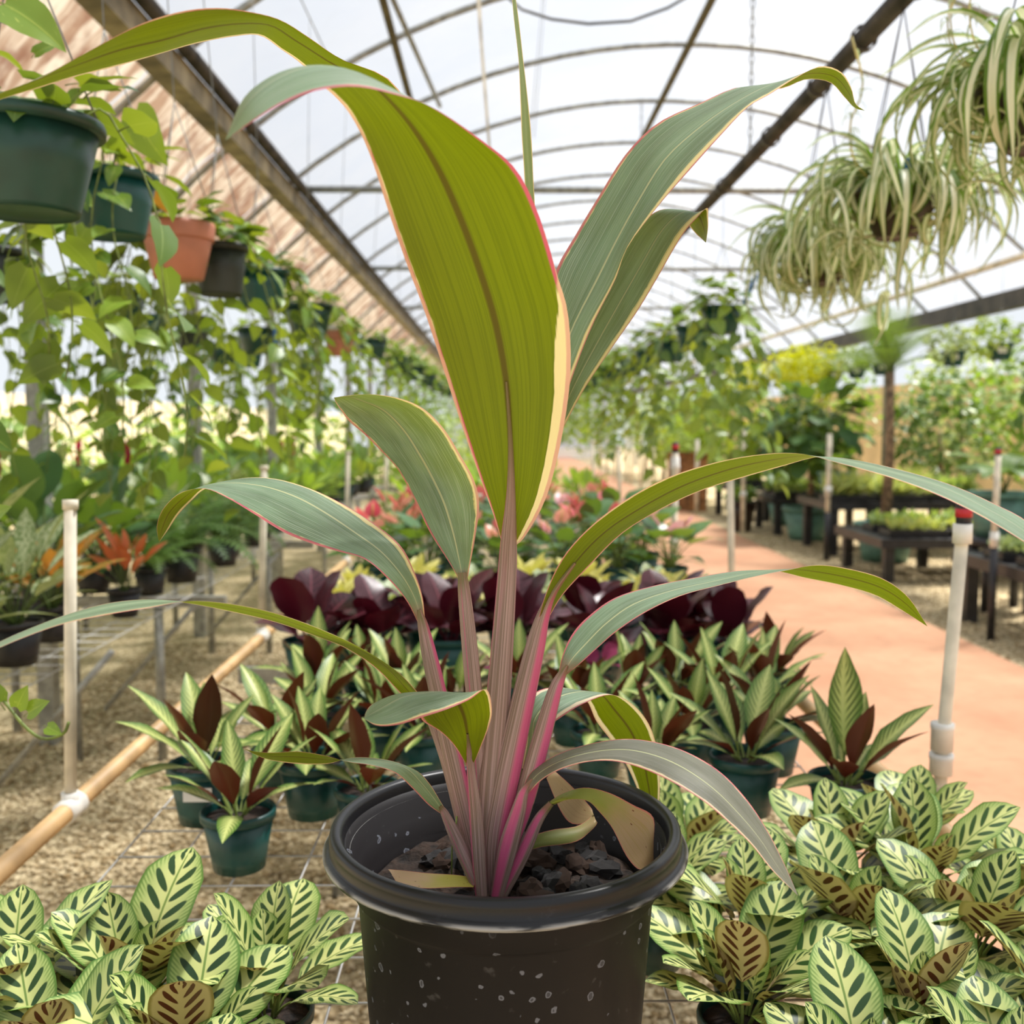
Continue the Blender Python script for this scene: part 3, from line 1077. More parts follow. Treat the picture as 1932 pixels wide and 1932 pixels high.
DEAD['O'] = (False, ((150, 156, 60), (196, 160, 118), (176, 150, 60)), [
    (1034, 1514, .93, 1040, 1516, .925, 1046, 1518, .93),
    (1065, 1495, .935, 1070, 1502, .925, 1072, 1509, .92),
    (1105, 1486, .94, 1105, 1500, .93, 1108, 1511, .925),
    (1150, 1496, .945, 1142, 1518, .935, 1130, 1531, .93),
    (1195, 1519, .95, 1175, 1550, .94, 1155, 1562, .93),
    (1232, 1541, .95, 1208, 1590, .935, 1180, 1612, .925),
    (1233, 1590, .945, 1222, 1615, .93, 1200, 1637, .92),
    (1233, 1622, .94, 1226, 1634, .93, 1213, 1641, .92)],
    [(945, 1690, .94, 24), (985, 1612, .935, 28), (1015, 1548, .93, 20), (1040, 1515, .927, 12)], .3)
DEAD['P'] = (False, ((120, 128, 62), (190, 160, 118), (160, 130, 90)), [
    (958, 1630, .955, 962, 1632, .95, 966, 1635, .955),
    (1000, 1582, .965, 1003, 1592, .96, 1006, 1602, .96),
    (1040, 1566, .975, 1060, 1578, .97, 1080, 1590, .97),
    (1090, 1558, .985, 1100, 1565, .98, 1110, 1572, .98),
    (1118, 1535, .995, 1122, 1542, .99, 1126, 1550, .985),
    (1105, 1512, 1.005, 1095, 1530, 1.0, 1082, 1555, .995),
    (1075, 1480, 1.02, 1065, 1500, 1.01, 1058, 1530, 1.0),
    (1045, 1453, 1.03, 1038, 1460, 1.02, 1031, 1468, 1.01)],
    [(940, 1685, .95, 18), (962, 1632, .952, 12)], .3)
DEAD['Q'] = (False, ((206, 196, 90), (226, 190, 150), (226, 206, 120)), [
    (893, 1674, .92, 896, 1667, .925, 898, 1657, .93),
    (860, 1674, .91, 862, 1661, .92, 865, 1651, .925),
    (800, 1676, .90, 800, 1661, .91, 805, 1647, .92),
    (755, 1669, .895, 757, 1654, .905, 760, 1642, .91),
    (740, 1652, .895, 737, 1646, .90, 732, 1640, .905)],
    [(910, 1690, .93, 20), (895, 1666, .925, 14)], .3)

RIM = Vector((.0055, .93, 1.030))
SOILZ = at(925, 1686, .95).z
PC = (RIM.x, RIM.y)
main = thing('potted_ti_plant', T(PC[0], PC[1], BZ), 'tall ti plant with pink-edged grey-green leaves in a large black pot', 'potted plant')
MAINV = T(-PC[0], -PC[1], -BZ)


def pot_mat():
    g = Gr('black_nursery_pot')
    o = g.obj()
    wv = g.noise(o, 9, 2)
    ow = g.node('ShaderNodeVectorMath'); ow.operation = 'ADD'; g.put(ow.inputs[0], o); nz_ = g.node('ShaderNodeTexNoise'); g.put(nz_.inputs['Vector'], o); nz_.inputs['Scale'].default_value = 120; vm_ = g.node('ShaderNodeVectorMath'); vm_.operation = 'SCALE'; g.nt.links.new(nz_.outputs['Color'], vm_.inputs[0]); vm_.inputs['Scale'].default_value = .006; g.nt.links.new(vm_.outputs[0], ow.inputs[1])
    o2 = S(g, ow.outputs[0])
    cells = g.voro(o2, 66, 'Distance', 1.0)
    cc = g.voro(o2, 66, 'Color', 1.0)
    sp = g.node('ShaderNodeSeparateColor'); g.put(sp.inputs[0], cc)
    pick = S(g, sp.outputs[0]).gt(.38)
    size = S(g, sp.outputs[1]) * .17 + .07
    ring = (cells - size).abs().ss(.055, .012) * pick + (size - cells).ss(0.0, .03) * pick * .35
    ring = ring * wv.ss(.34, .5)
    sz = g.node('ShaderNodeSeparateXYZ'); g.put(sz.inputs[0], o)
    dust = g.noise(o, 60, 3)
    c = g.mix(g.noise(o, 3, 2), (16, 14, 18), (30, 25, 25))
    c = g.mix(ring.min(1.0) * .6, c, (136, 140, 152))
    c = g.mix(dust.ss(.66, .74) * .25, c, (110, 108, 108))
    return g.end(g.pbr(c, .5, 0, .25))


def rim_mat():
    g = Gr('black_pot_rim')
    o = g.obj()
    sz = g.node('ShaderNodeSeparateXYZ'); g.put(sz.inputs[0], o)
    z = S(g, sz.outputs[2])
    n = g.noise(o, 40, 4, .7)
    sc = g.noise(g.comb(S(g, sz.outputs[0]) * 8.0, S(g, sz.outputs[1]) * 8.0, z * 60.0), 3, 3)
    H = RIM.z - BZ
    edge = (z - (H - .0210)).abs().ss(.0034, .0012)
    c = g.mix(n.ss(.6, .75) * .4, (20, 20, 23), (56, 56, 60))
    c = g.mix(edge * sc.ss(.35, .55) * .75, c, (176, 174, 170))
    return g.end(g.pbr(c, .36, 0, .4))


H = RIM.z - BZ
ri = .1505                      # inner radius of the mouth
SH = SOILZ - BZ
prof = [(0, .006), (.108, .006), (.110, 0), (.116, 0), (.120, .03), (.1375, H - .060), (.1395, H - .056), (.1425, H - .053), (.1435, H - .035), (.1500, H - .012),
        (.1480, H - .012), (.1470, H - .018), (.1425, H - .020), (.1415, H - .036), (.1370, H - .038), (.1360, H - .058), (.1335, H - .060), (.128, H - .13), (.112, .04), (0, .03)]
pot = ob('pot', MB().lathe(prof, 72).mesh('pot', pot_mat()), main, T(0, 0, 0))
rimp = [(.1440, H - .019), (.1655, H - .0225), (.1688, H - .0222), (.1690, H - .0195), (.1640, H - .0165), (.1622, H - .0150), (.1632, H - .0070), (.1620, H - .002), (.1595, H), (.1545, H), (ri + .0012, H - .002), (ri, H - .005), (.1490, H - .013)]
ob('rim', MB().lathe(rimp, 96).mesh('rim', rim_mat()), pot)
# soil: lumpy disc with bark chunks
v, f = [], []
NRr, NA = 12, 48
rs = random.Random(3)
for i in range(NRr + 1):
    for j in range(NA):
        r_ = .1290 * i / NRr
        a = 2 * math.pi * j / NA
        v.append((r_ * math.cos(a), r_ * math.sin(a), SH + rs.uniform(-.004, .004) + .008 * math.sin(3 * a + 1) * (i / NRr) * (1 if i < NRr else 0)))
for i in range(NRr):
    for j in range(NA):
        j2 = (j + 1) % NA
        f.append([i * NA + j, i * NA + j2, (i + 1) * NA + j2, (i + 1) * NA + j])
soil = ob('soil', mesh('soil', v, f, MAT_SOIL, None, None, False), main)
MAT_BARK = plain('black_bark', (30, 27, 27), .55, 0, .5, 50, .5)
MAT_BARK2 = plain('brown_bark', (52, 34, 22), .9, 0, .4, 50, .5)


def chunk(seed):
    r = random.Random(seed)
    b = [(1, 0, 0), (-1, 0, 0), (0, 1, 0), (0, -1, 0), (0, 0, 1), (0, 0, -1)]
    vv = [Vector(p) for p in b]
    ff = [(0, 2, 4), (2, 1, 4), (1, 3, 4), (3, 0, 4), (2, 0, 5), (1, 2, 5), (3, 1, 5), (0, 3, 5)]
    for _ in range(2):
        nf = []
        for a, b_, c in ff:
            k = len(vv)
            vv += [(vv[a] + vv[b_]) / 2, (vv[b_] + vv[c]) / 2, (vv[c] + vv[a]) / 2]
            nf += [(a, k, k + 2), (k, b_, k + 1), (k + 2, k + 1, c), (k, k + 1, k + 2)]
        ff = nf
    cache = {}
    out = []
    for p in vv:
        key = (round(p.x, 3), round(p.y, 3), round(p.z, 3))
        if key not in cache:
            q = p.normalized() * (1 + r.uniform(-.28, .28))
            cache[key] = Vector((q.x * 1.2, q.y, q.z * .75))
        out.append(cache[key])
    return out, ff


chs = []
for k in range(4):
    a, b_ = chunk(k)
    chs.append((mesh('bark', a, b_, MAT_BARK, None, None, False), mesh('bark', a, b_, MAT_BARK2, None, None, False)))
for k in range(70):
    a = R.uniform(-.9, 2.6)
    rr = R.uniform(.03, .112)
    s_ = R.uniform(.006, .013)
    x, y = rr * math.cos(a), rr * math.sin(a)
    ob('bark_chunk', chs[k % 4][1 if k % 3 == 0 else 0], soil, T(x, y, SH + s_ * .5) @ RZ(R.uniform(0, 6)) @ Matrix.Rotation(R.uniform(0, 3), 4, 'X') @ Matrix.Scale(s_, 4))

for k in TI:
    fl_, kw, rows, pet, pk = TI[k]
    kw = dict(kw); tr = kw.pop('tr', .32)
    mt = ti_mat('ti_leaf_' + k, tr=tr, **kw)
    o = ob('leaf', blade('ti_blade', rows, mt, fl_), main, MAINV)
    ob('petiole', petiole(pet, pk), o)
for k in DEAD:
    fl_, cols, rows, pet, pk = DEAD[k]
    o = ob('leaf', blade('ti_blade_old', rows, dead_mat('ti_leaf_old_' + k, *cols), fl_, 30, 10), main, MAINV)
    o['label'] = {'O': 'yellowing leaf with a cut brown end', 'P': 'folded dry brown leaf', 'Q': 'short yellow leaf stub'}[k]
    ob('petiole', petiole(pet, pk), o)
# little weed stalk in the soil
ob('weed_stalk', MB().tube([at(852, 1655, .93), at(853, 1600, .93), at(860, 1560, .93), at(862, 1540, .93)], .0008, 5).mesh('weed_stalk', MAT_STEM), main, MAINV)

# ------------------------------------------------------------------ leaf kinds
SH_ = {'ovate': [(0, .04), (.1, .5), (.25, .86), (.45, 1), (.68, .93), (.86, .6), (.95, .32), (1, 0)],
       'lance': [(0, .06), (.2, .62), (.42, 1), (.68, .78), (.88, .34), (1, 0)],
       'heart': [(0, .50), (.07, .88), (.2, 1), (.42, .9), (.66, .6), (.86, .25), (1, 0)],
       'round': [(0, .2), (.1, .62), (.3, .95), (.5, 1), (.75, .85), (.92, .5), (1, 0)],
       'ribbon': [(0, .6), (.1, .85), (.4, 1), (.7, .85), (.9, .45), (1, 0)]}


def pleaf(name, mats, pet, length, width, e0, em, e1, shape='ovate', nv=10, nu=6, fold=.12, wav=0.0, rs=0.0022, seed=0):
    """a leaf that leaves its crown at elevation e0, reaches em at the blade and e1 at the tip; grows out along +Y"""
    rr = random.Random(seed)
    w_ = SH_[shape]
    wx = [a for a, b in w_]; wy = [b for a, b in w_]
    v, f, uv, mi = [], [], [], []
    y = z = 0.0
    npet = 5 if pet > 0 else 0
    cen = []
    if npet:
        for i in range(npet + 1):
            e = math.radians(e0 + (em - e0) * i / npet)
            cen.append((y, z, e))
            if i < npet:
                y += math.cos(e) * pet / npet
                z += math.sin(e) * pet / npet
        for i, (a, b, e) in enumerate(cen):
            for k in range(4):
                t = k * math.pi / 2
                r_ = rs * (1.25 - .45 * i / npet)
                v.append((math.cos(t) * r_, a - math.sin(e) * math.sin(t) * r_, b + math.cos(e) * math.sin(t) * r_))
                uv.append((k / 4, i / npet))
        for i in range(npet):
            for k in range(4):
                k2 = (k + 1) % 4
                f.append([i * 4 + k, i * 4 + k2, (i + 1) * 4 + k2, (i + 1) * 4 + k]); mi.append(1)
    b0 = len(v)
    for j in range(nv + 1):
        t = j / nv
        e = math.radians(em + (e1 - em) * t ** 1.1)
        w = width / 2 * float(np.interp(t, wx, wy))
        for i in range(nu + 1):
            u = -1 + 2 * i / nu
            up = fold * abs(u) * w + wav * w * math.sin(t * 14 + (3 if u > 0 else 0) + seed) * u * u
            lb = -.10 * length * (abs(u) ** 1.5) * max(0, 1 - t * 5) if shape == 'heart' else 0
            v.append((u * w, y + lb * math.cos(e) - math.sin(e) * up, z + lb * math.sin(e) + math.cos(e) * up))
            uv.append((i / nu, t))
        y += math.cos(e) * length / nv
        z += math.sin(e) * length / nv
    for j in range(nv):
        for i in range(nu):
            a = b0 + j * (nu + 1) + i
            f.append([a, a + 1, a + nu + 2, a + nu + 1]); mi.append(0)
    return mesh(name, v, f, mats, uv, mi)


def m_peacock():
    g = Gr('peacock_calathea_leaf')
    u0, v = g.uv()
    r = g.rand()
    e = u0 - .5
    u = e.abs() * 2.0
    side = e.gt(0.0)
    s = v * 6.4 - u * 1.7 + side * .5 + .15
    d = (s.fract() - .5).abs() * 2.0
    oval = d * d * 1.7 + (u - .40) * (u - .40) * 5.2
    dark = oval.ss(.62, .40) * u.ss(.03, .10)
    base = g.mix(u.ss(.1, .95), (212, 216, 140), (168, 188, 110))
    fine = ((s * 4.0).fract() - .5).abs().ss(.18, .34) * u.ss(.55, .85)
    base = g.mix(fine * .7, base, (92, 130, 58))
    base = g.mix(u.ss(.86, .97), base, (84, 124, 52))
    base = g.mix(u.ss(.05, .02), base, (120, 146, 74))
    top = g.mix(dark, base, g.mix(r, (38, 66, 36), (58, 92, 44)))
    lo = g.mix(dark, g.mix(r, (176, 140, 100), (196, 160, 130)), (92, 28, 26))
    lo = g.mix(u.ss(.84, .96), lo, (110, 70, 30))
    return g.leaf(top, lo, .14, .38, g.mix(dark, (190, 190, 90), (70, 60, 20)))


def m_striped():
    g = Gr('striped_calathea_leaf')
    u0, v = g.uv()
    r = g.rand()
    u = (u0 - .5).abs() * 2.0
    s = v * 12.0 - u * 3.2
    st = (s.fract() - .5).abs() * 2.0
    c = g.mix(u.ss(.2, 1.0), (206, 216, 128), (96, 138, 56))
    c = g.mix(st.ss(.35, .75) * (u.ss(0.05, .3)) * .85, c, g.mix(r, (52, 88, 36), (74, 112, 44)))
    c = g.mix(u.ss(.07, .02), c, (212, 218, 140))
    lo = g.mix(r, (52, 18, 16), (80, 32, 24))
    return g.leaf(c, lo, .22, .4, g.mix(r, (74, 26, 12), (96, 44, 14)))


def m_two(name, a, b, lo, tr=.3, rough=.42, vein=None, thru=None, spec=.4):
    g = Gr(name)
    u0, v = g.uv()
    r = g.rand()
    u = (u0 - .5).abs() * 2.0
    c = g.mix(r, a, b)
    n = g.noise(g.comb(u0 * 3.0, v * 4.0, r * 20.0), 1.5, 2)
    c = g.mix(n.ss(.4, .75) * .35, c, tuple(x * .75 for x in a))
    if vein:
        st = ((v * 9.0 - u * 2.0).fract() - .5).abs() * 2.0
        c = g.mix(st.ss(.75, .95) * .5, c, vein)
        c = g.mix(u.ss(.06, .02), c, vein)
    l = g.mix(r, lo, tuple(min(255, x * 1.15) for x in lo))
    return g.leaf(c, l, tr, rough, thru, spec)


def m_variegated(name, green, cream, amount, lo, thru):
    g = Gr(name)
    u0, v = g.uv()
    r = g.rand()
    u = (u0 - .5).abs() * 2.0
    n = g.noise(g.comb(u0 * 5.0 + r * 31.0, v * 7.0), 1.6, 3, .6)
    n2 = g.noise(g.comb(u0 * 16.0, v * 12.0 + r * 11.0), 1.5, 2)
    f = (n + (n2 - .5) * .35 + (1.0 - u) * .12).ss(amount, amount + .06)
    c = g.mix(f, green, cream)
    return g.leaf(c, g.mix(.5, c, lo), .32, .42, thru)


def m_pothos(name, a, b, cream, thr, tr=.30):
    g = Gr(name)
    u0, v = g.uv()
    r = g.rand()
    u = (u0 - .5).abs() * 2.0
    c = g.mix(r.ss(0.05, .95), a, b)
    n = g.noise(g.comb(u0 * 3.0 + r * 40.0, v * 3.0 - u * 2.0), 2.2, 3, .65)
    c = g.mix(n.ss(thr, thr + .07) * .8, c, cream)
    c = g.mix(u.ss(.06, .02) * .5, c, cream)
    lo = g.mix(.5, c, (126, 146, 84))
    return g.leaf(c, lo, tr, .36, g.mix(r, (124, 154, 14), (186, 200, 40)), .5)


def m_spider():
    g = Gr('spider_plant_leaf')
    u0, v = g.uv()
    r = g.rand()
    u = (u0 - .5).abs() * 2.0
    c = g.mix(u.ss(.62, .48), g.mix(r, (66, 104, 40), (112, 146, 58)), g.mix(r, (242, 244, 226), (226, 232, 188)))
    return g.leaf(c, g.mix(.4, c, (150, 168, 110)), .4, .4, g.mix(u.ss(.62, .48), (130, 164, 30), (236, 236, 190)))


MAT_PEACOCK = m_peacock()
MAT_STRIPED = m_striped()
MAT_MAROON = m_two('maroon_leaf', (52, 16, 26), (84, 34, 44), (70, 20, 32), .07, .32, (120, 60, 70), (80, 8, 22))
MAT_MAGENTA = m_two('magenta_leaf', (150, 50, 96), (180, 84, 120), (120, 40, 70), .3, .4)
MAT_YELLOWVAR = m_variegated('cream_yellow_leaf', (112, 146, 60), (236, 226, 140), .44, (200, 200, 130), (226, 220, 90))
MAT_GREYVAR = m_variegated('silver_variegated_leaf', (92, 126, 76), (206, 214, 176), .52, (160, 176, 140), (190, 200, 100))
MAT_ANTHLEAF = m_two('anthurium_leaf', (46, 92, 48), (84, 128, 62), (116, 146, 84), .25, .34, (110, 146, 90), (130, 160, 30), .5)
MAT_SPATHE = {'pink': m_two('pink_spathe', (232, 146, 160), (240, 184, 188), (230, 170, 170), .3, .35),
              'red': m_two('red_spathe', (222, 84, 98), (232, 112, 116), (214, 110, 110), .3, .35),
              'salmon': m_two('salmon_spathe', (232, 132, 108), (240, 160, 130), (230, 150, 130), .3, .3)}
MAT_SPADIX = plain('spadix', (226, 178, 110), .6)
MAT_POTHOS = m_pothos('pothos_leaf', (58, 98, 34), (136, 168, 62), (196, 208, 100), .62)
MAT_POTHOSDK = m_pothos('pothos_leaf_dark', (44, 82, 38), (98, 136, 62), (170, 190, 120), .7)
MAT_LIME = m_pothos('lime_leaf', (176, 196, 10), (214, 222, 30), (226, 226, 60), .6, .45)
MAT_ORANGELEAF = m_two('orange_leaf', (232, 160, 40), (240, 180, 60), (226, 150, 40), .4)
MAT_SPIDER = m_spider()
MAT_BRIGHT = m_two('bright_green_leaf', (106, 148, 44), (160, 190, 78), (150, 176, 90), .38, .4, None, (176, 206, 50))
MAT_MID = m_two('mid_green_leaf', (62, 104, 46), (112, 148, 70), (120, 148, 90), .34, .42, (140, 166, 100), (150, 180, 40))
MAT_DARK = m_two('dark_green_leaf', (52, 90, 48), (86, 122, 66), (110, 140, 84), .3, .5, None, (120, 150, 30), .3)
MAT_FERN = m_two('fern_leaf', (58, 100, 36), (110, 146, 60), (100, 130, 60), .35, .5)
MAT_CROTON = m_variegated('croton_leaf', (96, 120, 44), (206, 130, 64), .56, (190, 120, 80), (220, 150, 50))
MAT_CROTONR = m_variegated('red_croton_leaf', (124, 128, 50), (214, 112, 66), .46, (190, 100, 80), (230, 120, 60))
MAT_REDFLOWER = m_two('crimson_bract', (168, 24, 56), (190, 50, 74), (150, 40, 60), .25)
MAT_GRASS = m_two('yellow_grass_blade', (170, 186, 90), (214, 216, 140), (180, 190, 110), .35)
MAT_SEED = m_two('pale_seedling_leaf', (170, 190, 110), (214, 214, 150), (180, 190, 120), .35)
MAT_SILVER = m_two('silver_green_leaf', (120, 150, 120), (170, 186, 160), (140, 160, 130), .3)


# ------------------------------------------------------------------ pots
def pot_meshes(r0, r1, h, mat, rimh=.014, n=24):
    body = MB().lathe([(0, .003), (r1 * .97, .003), (r1, 0), (r1 + (r0 - r1) * .2, h * .22), (r0 * .97, h - rimh), (r0 * .93, h - rimh), (r1 * .95, h * .3), (0, h * .3)], n).mesh('pot_body', mat)
    rim = MB().lathe([(r0 * .95, h - rimh * 1.05), (r0 * 1.04, h - rimh), (r0 * 1.05, h - .003), (r0 * 1.02, h), (r0 * .97, h), (r0 * .94, h - .004), (r0 * .93, h - rimh)], n).mesh('pot_rim', mat)
    soil = MB().lathe([(0, h - rimh * .8), (r0 * .5, h - rimh * .6), (r0 * .945, h - rimh * 1.0)], n).mesh('pot_soil', MAT_SOIL)
    return [('pot', body, None, [('rim', rim, None)]), ('soil', soil, None)]


I4 = Matrix.Identity(4)
POT_GREEN4 = pot_meshes(.057, .041, .095, MAT_GREENPOT)
POT_DARK4 = pot_meshes(.055, .042, .085, MAT_DKGREENPOT)
POT_BLACK6 = pot_meshes(.075, .055, .125, MAT_BLACKPL)
POT_GREEN6 = pot_meshes(.075, .055, .13, MAT_GREENPOT)


def plant_spec(pot, crown, leaves, n, rnd, tilt=8, smin=.85, smax=1.12, ring=.012, azs=None, names='leaf'):
    sp = list(pot)
    for i in range(n):
        az = (azs[i] if azs else (i * 2.39996 + rnd.uniform(-.3, .3)))
        # inner leaves (later ones) stand more upright: meshes are sorted from lying to standing
        k = min(len(leaves) - 1, int(i / n * len(leaves)))
        M = T(ring * math.sin(-az), ring * math.cos(az), crown) @ RZ(az) @ Matrix.Rotation(math.radians(rnd.uniform(-tilt, tilt)), 4, 'Y') @ Matrix.Rotation(math.radians(rnd.uniform(-tilt, tilt)), 4, 'X') @ Matrix.Scale(rnd.uniform(smin, smax), 4)
        sp.append((names, leaves[k], M))
    return sp


ST = MAT_STEM
PEA = [pleaf('peacock_leaf', [MAT_PEACOCK, ST], .04, .125, .082, 55, 25, -12, 'ovate', 10, 8, .10, .05, .002, 1),
       pleaf('peacock_leaf', [MAT_PEACOCK, ST], .045, .130, .086, 65, 36, 2, 'ovate', 10, 8, .12, .05, .002, 2),
       pleaf('peacock_leaf', [MAT_PEACOCK, ST], .05, .125, .082, 68, 42, 8, 'ovate', 10, 8, .14, .05, .002, 3),
       pleaf('peacock_leaf', [MAT_PEACOCK, ST], .055, .120, .078, 76, 52, 20, 'ovate', 10, 8, .16, .05, .002, 4),
       pleaf('peacock_leaf', [MAT_PEACOCK, ST], .055, .105, .064, 82, 64, 44, 'ovate', 10, 8, .25, .03, .002, 5),
       pleaf('peacock_leaf', [MAT_PEACOCK, ST], .035, .085, .05, 85, 75, 60, 'ovate', 10, 8, .6, .03, .002, 6)]
PEACOCK = [plant_spec(POT_DARK4, .078, PEA, 16, random.Random(100 + k), 10, .75, 1.05) for k in range(5)]
STR = [pleaf('striped_leaf', [MAT_STRIPED, ST], .02, .13, .044, 40, 28, -10, 'lance', 10, 6, .2, .06, .002, 1),
       pleaf('striped_leaf', [MAT_STRIPED, ST], .025, .135, .046, 54, 42, 14, 'lance', 10, 6, .22, .06, .002, 2),
       pleaf('striped_leaf', [MAT_STRIPED, ST], .03, .135, .046, 66, 56, 34, 'lance', 10, 6, .25, .05, .002, 3),
       pleaf('striped_leaf', [MAT_STRIPED, ST], .03, .13, .044, 80, 72, 60, 'lance', 10, 6, .3, .05, .002, 4)]
STRIPED = [plant_spec(POT_GREEN4, .085, STR, 14, random.Random(200 + k), 10, .75, 1.1) for k in range(5)]
MAR = [pleaf('maroon_leaf', [MAT_MAROON, MAT_MAROON], .03, .13, .10, 50, 30, -15, 'round', 8, 6, .12, .06, .003, 1),
       pleaf('maroon_leaf', [MAT_MAROON, MAT_MAROON], .04, .13, .10, 62, 46, 10, 'round', 8, 6, .12, .06, .003, 2),
       pleaf('maroon_leaf', [MAT_MAROON, MAT_MAROON], .045, .13, .09, 76, 66, 40, 'round', 8, 6, .15, .06, .003, 3)]
MAROON = [plant_spec(POT_GREEN4, .085, MAR, 9, random.Random(300 + k), 12, .8, 1.1) for k in range(3)]
YEL = [pleaf('cream_leaf', [MAT_YELLOWVAR, ST], .02, .12, .058, 45, 35, -10, 'lance', 8, 4, .15, .05, .002, 1),
       pleaf('cream_leaf', [MAT_YELLOWVAR, ST], .03, .12, .058, 62, 52, 20, 'lance', 8, 4, .15, .05, .002, 2),
       pleaf('cream_leaf', [MAT_YELLOWVAR, ST], .04, .11, .05, 76, 70, 50, 'lance', 8, 4, .2, .05, .002, 3)]
YELLOW = [plant_spec(POT_GREEN4, .085, YEL, 24, random.Random(400 + k), 14, .7, 1.1) for k in range(3)]
GRV = [pleaf('silver_leaf', [MAT_GREYVAR, ST], .03, .12, .06, 50, 35, -14, 'lance', 8, 4, .15, .05, .002, 1),
       pleaf('silver_leaf', [MAT_GREYVAR, ST], .05, .12, .06, 66, 52, 16, 'lance', 8, 4, .15, .05, .002, 2)]
SILVER = [plant_spec(POT_GREEN4, .085, GRV, 22, random.Random(450 + k), 14, .7, 1.1) for k in range(3)]
ANL = [pleaf('anthurium_leaf', [MAT_ANTHLEAF, ST], .08, .13, .10, 55, 10, -45, 'heart', 8, 6, .06, .03, .0025, 1),
       pleaf('anthurium_leaf', [MAT_ANTHLEAF, ST], .13, .13, .10, 70, 26, -25, 'heart', 8, 6, .06, .03, .0025, 2),
       pleaf('anthurium_leaf', [MAT_ANTHLEAF, ST], .16, .12, .09, 80, 44, 0, 'heart', 8, 6, .06, .03, .0025, 3)]
ANF = {k: [pleaf('spathe', [MAT_SPATHE[k], ST], .17, .085, .075, 78, 50, 20, 'heart', 7, 6, .12, .03, .0022, 1),
           pleaf('spathe', [MAT_SPATHE[k], ST], .21, .08, .07, 84, 60, 34, 'heart', 7, 6, .12, .03, .0022, 2)] for k in MAT_SPATHE}


def spadix_mesh(src_pet, e0, em):
    y = z = 0
    for i in range(5):
        e = math.radians(e0 + (em - e0) * i / 5)
        y += math.cos(e) * src_pet / 5; z += math.sin(e) * src_pet / 5
    return MB().tube([(0, y, z), (0, y + .012, z + .03), (0, y + .018, z + .05)], [.004, .0045, .002], 6).mesh('spadix', MAT_SPADIX)


SPX = [spadix_mesh(.17, 78, 50), spadix_mesh(.21, 84, 60)]


def anth_spec(cols, rnd, nf=6):
    sp = plant_spec(POT_GREEN6, .12, ANL, 15, rnd, 12, .8, 1.15)
    for i in range(nf):
        az = rnd.uniform(0, 6.28)
        k = i % 2
        M = T(0, 0, .12) @ RZ(az) @ Matrix.Rotation(rnd.uniform(-.15, .15), 4, 'X') @ Matrix.Scale(rnd.uniform(.85, 1.15), 4)
        sp.append(('flower', ANF[cols[i % len(cols)]][k], M, [('spadix', SPX[k], None)]))
    return sp


ANTH = [anth_spec(c, random.Random(500 + i), 5) for i, c in enumerate((['pink'], ['red', 'red', 'pink'], ['salmon', 'red'], ['pink', 'salmon'], ['red']))]


def leafy(mat, pot, n, pet, L, W, shape, seed, crown, e=(50, 65, 78), stem=None, wav=.05):
    st = stem or MAT_STEMDK
    ms = [pleaf('leaf', [mat, st], pet * .7, L, W, e[0], e[0] - 22, e[0] - 60, shape, 8, 4, .12, wav, .0028, seed),
          pleaf('leaf', [mat, st], pet, L, W, e[1], e[1] - 18, e[1] - 48, shape, 8, 4, .14, wav, .0028, seed + 1),
          pleaf('leaf', [mat, st], pet * 1.2, L * .95, W * .95, e[2], e[2] - 14, e[2] - 36, shape, 8, 4, .16, wav, .0028, seed + 2)]
    return [plant_spec(pot, crown, ms, n, random.Random(seed + k), 14, .75, 1.2) for k in range(3)]


L_BRIGHT = leafy(MAT_BRIGHT, POT_GREEN6, 24, .12, .16, .06, 'lance', 600, .12)
L_MID = leafy(MAT_MID, POT_BLACK6, 22, .16, .20, .075, 'ovate', 620, .115)
L_SILV = leafy(MAT_GREYVAR, POT_BLACK6, 20, .16, .20, .075, 'lance', 640, .115)
L_DARK = leafy(MAT_DARK, POT_BLACK6, 20, .18, .18, .10, 'ovate', 660, .115)
L_CROT = leafy(MAT_CROTON, POT_BLACK6, 22, .14, .17, .06, 'lance', 680, .115, (58, 70, 84))
L_CROTR = leafy(MAT_CROTONR, POT_BLACK6, 14, .16, .17, .06, 'lance', 690, .115, (66, 76, 86))


def fern_frond(L, seed, e0=72, e1=-40):
    mb_ = MB()
    n = 18
    y = z = 0
    pts = []
    for i in range(n + 1):
        e = math.radians(e0 + (e1 - e0) * (i / n) ** .9)
        pts.append(Vector((0, y, z)))
        y += math.cos(e) * L / n; z += math.sin(e) * L / n
    mb_.tube(pts, .0014, 4, 1)
    for i in range(2, n):
        w = .055 * math.sin(math.pi * (i / n) ** .75) + .012
        for s_ in (-1, 1):
            p = pts[i]
            t = (pts[i + 1] - pts[i - 1]).normalized() * .011
            tip = p + Vector((s_ * w, 0, -.12 * w)) + t * 1.5
            b = len(mb_.v)
            mb_.v += [p - t * .5, p + t * .6, tip]
            mb_.uv += [(0, 0), (1, 0), (.5, 1)]
            mb_.f.append([b, b + 1, b + 2] if s_ < 0 else [b, b + 2, b + 1]); mb_.mi.append(0)
    return mb_.mesh('frond', [MAT_FERN, MAT_STEMDK])


FR = [fern_frond(.36, 1, 55, -55), fern_frond(.38, 2, 70, -40), fern_frond(.34, 3, 84, -5)]
FERN = [plant_spec(POT_BLACK6, .115, FR, 26, random.Random(700 + k), 10, .75, 1.15, names='frond') for k in range(2)]


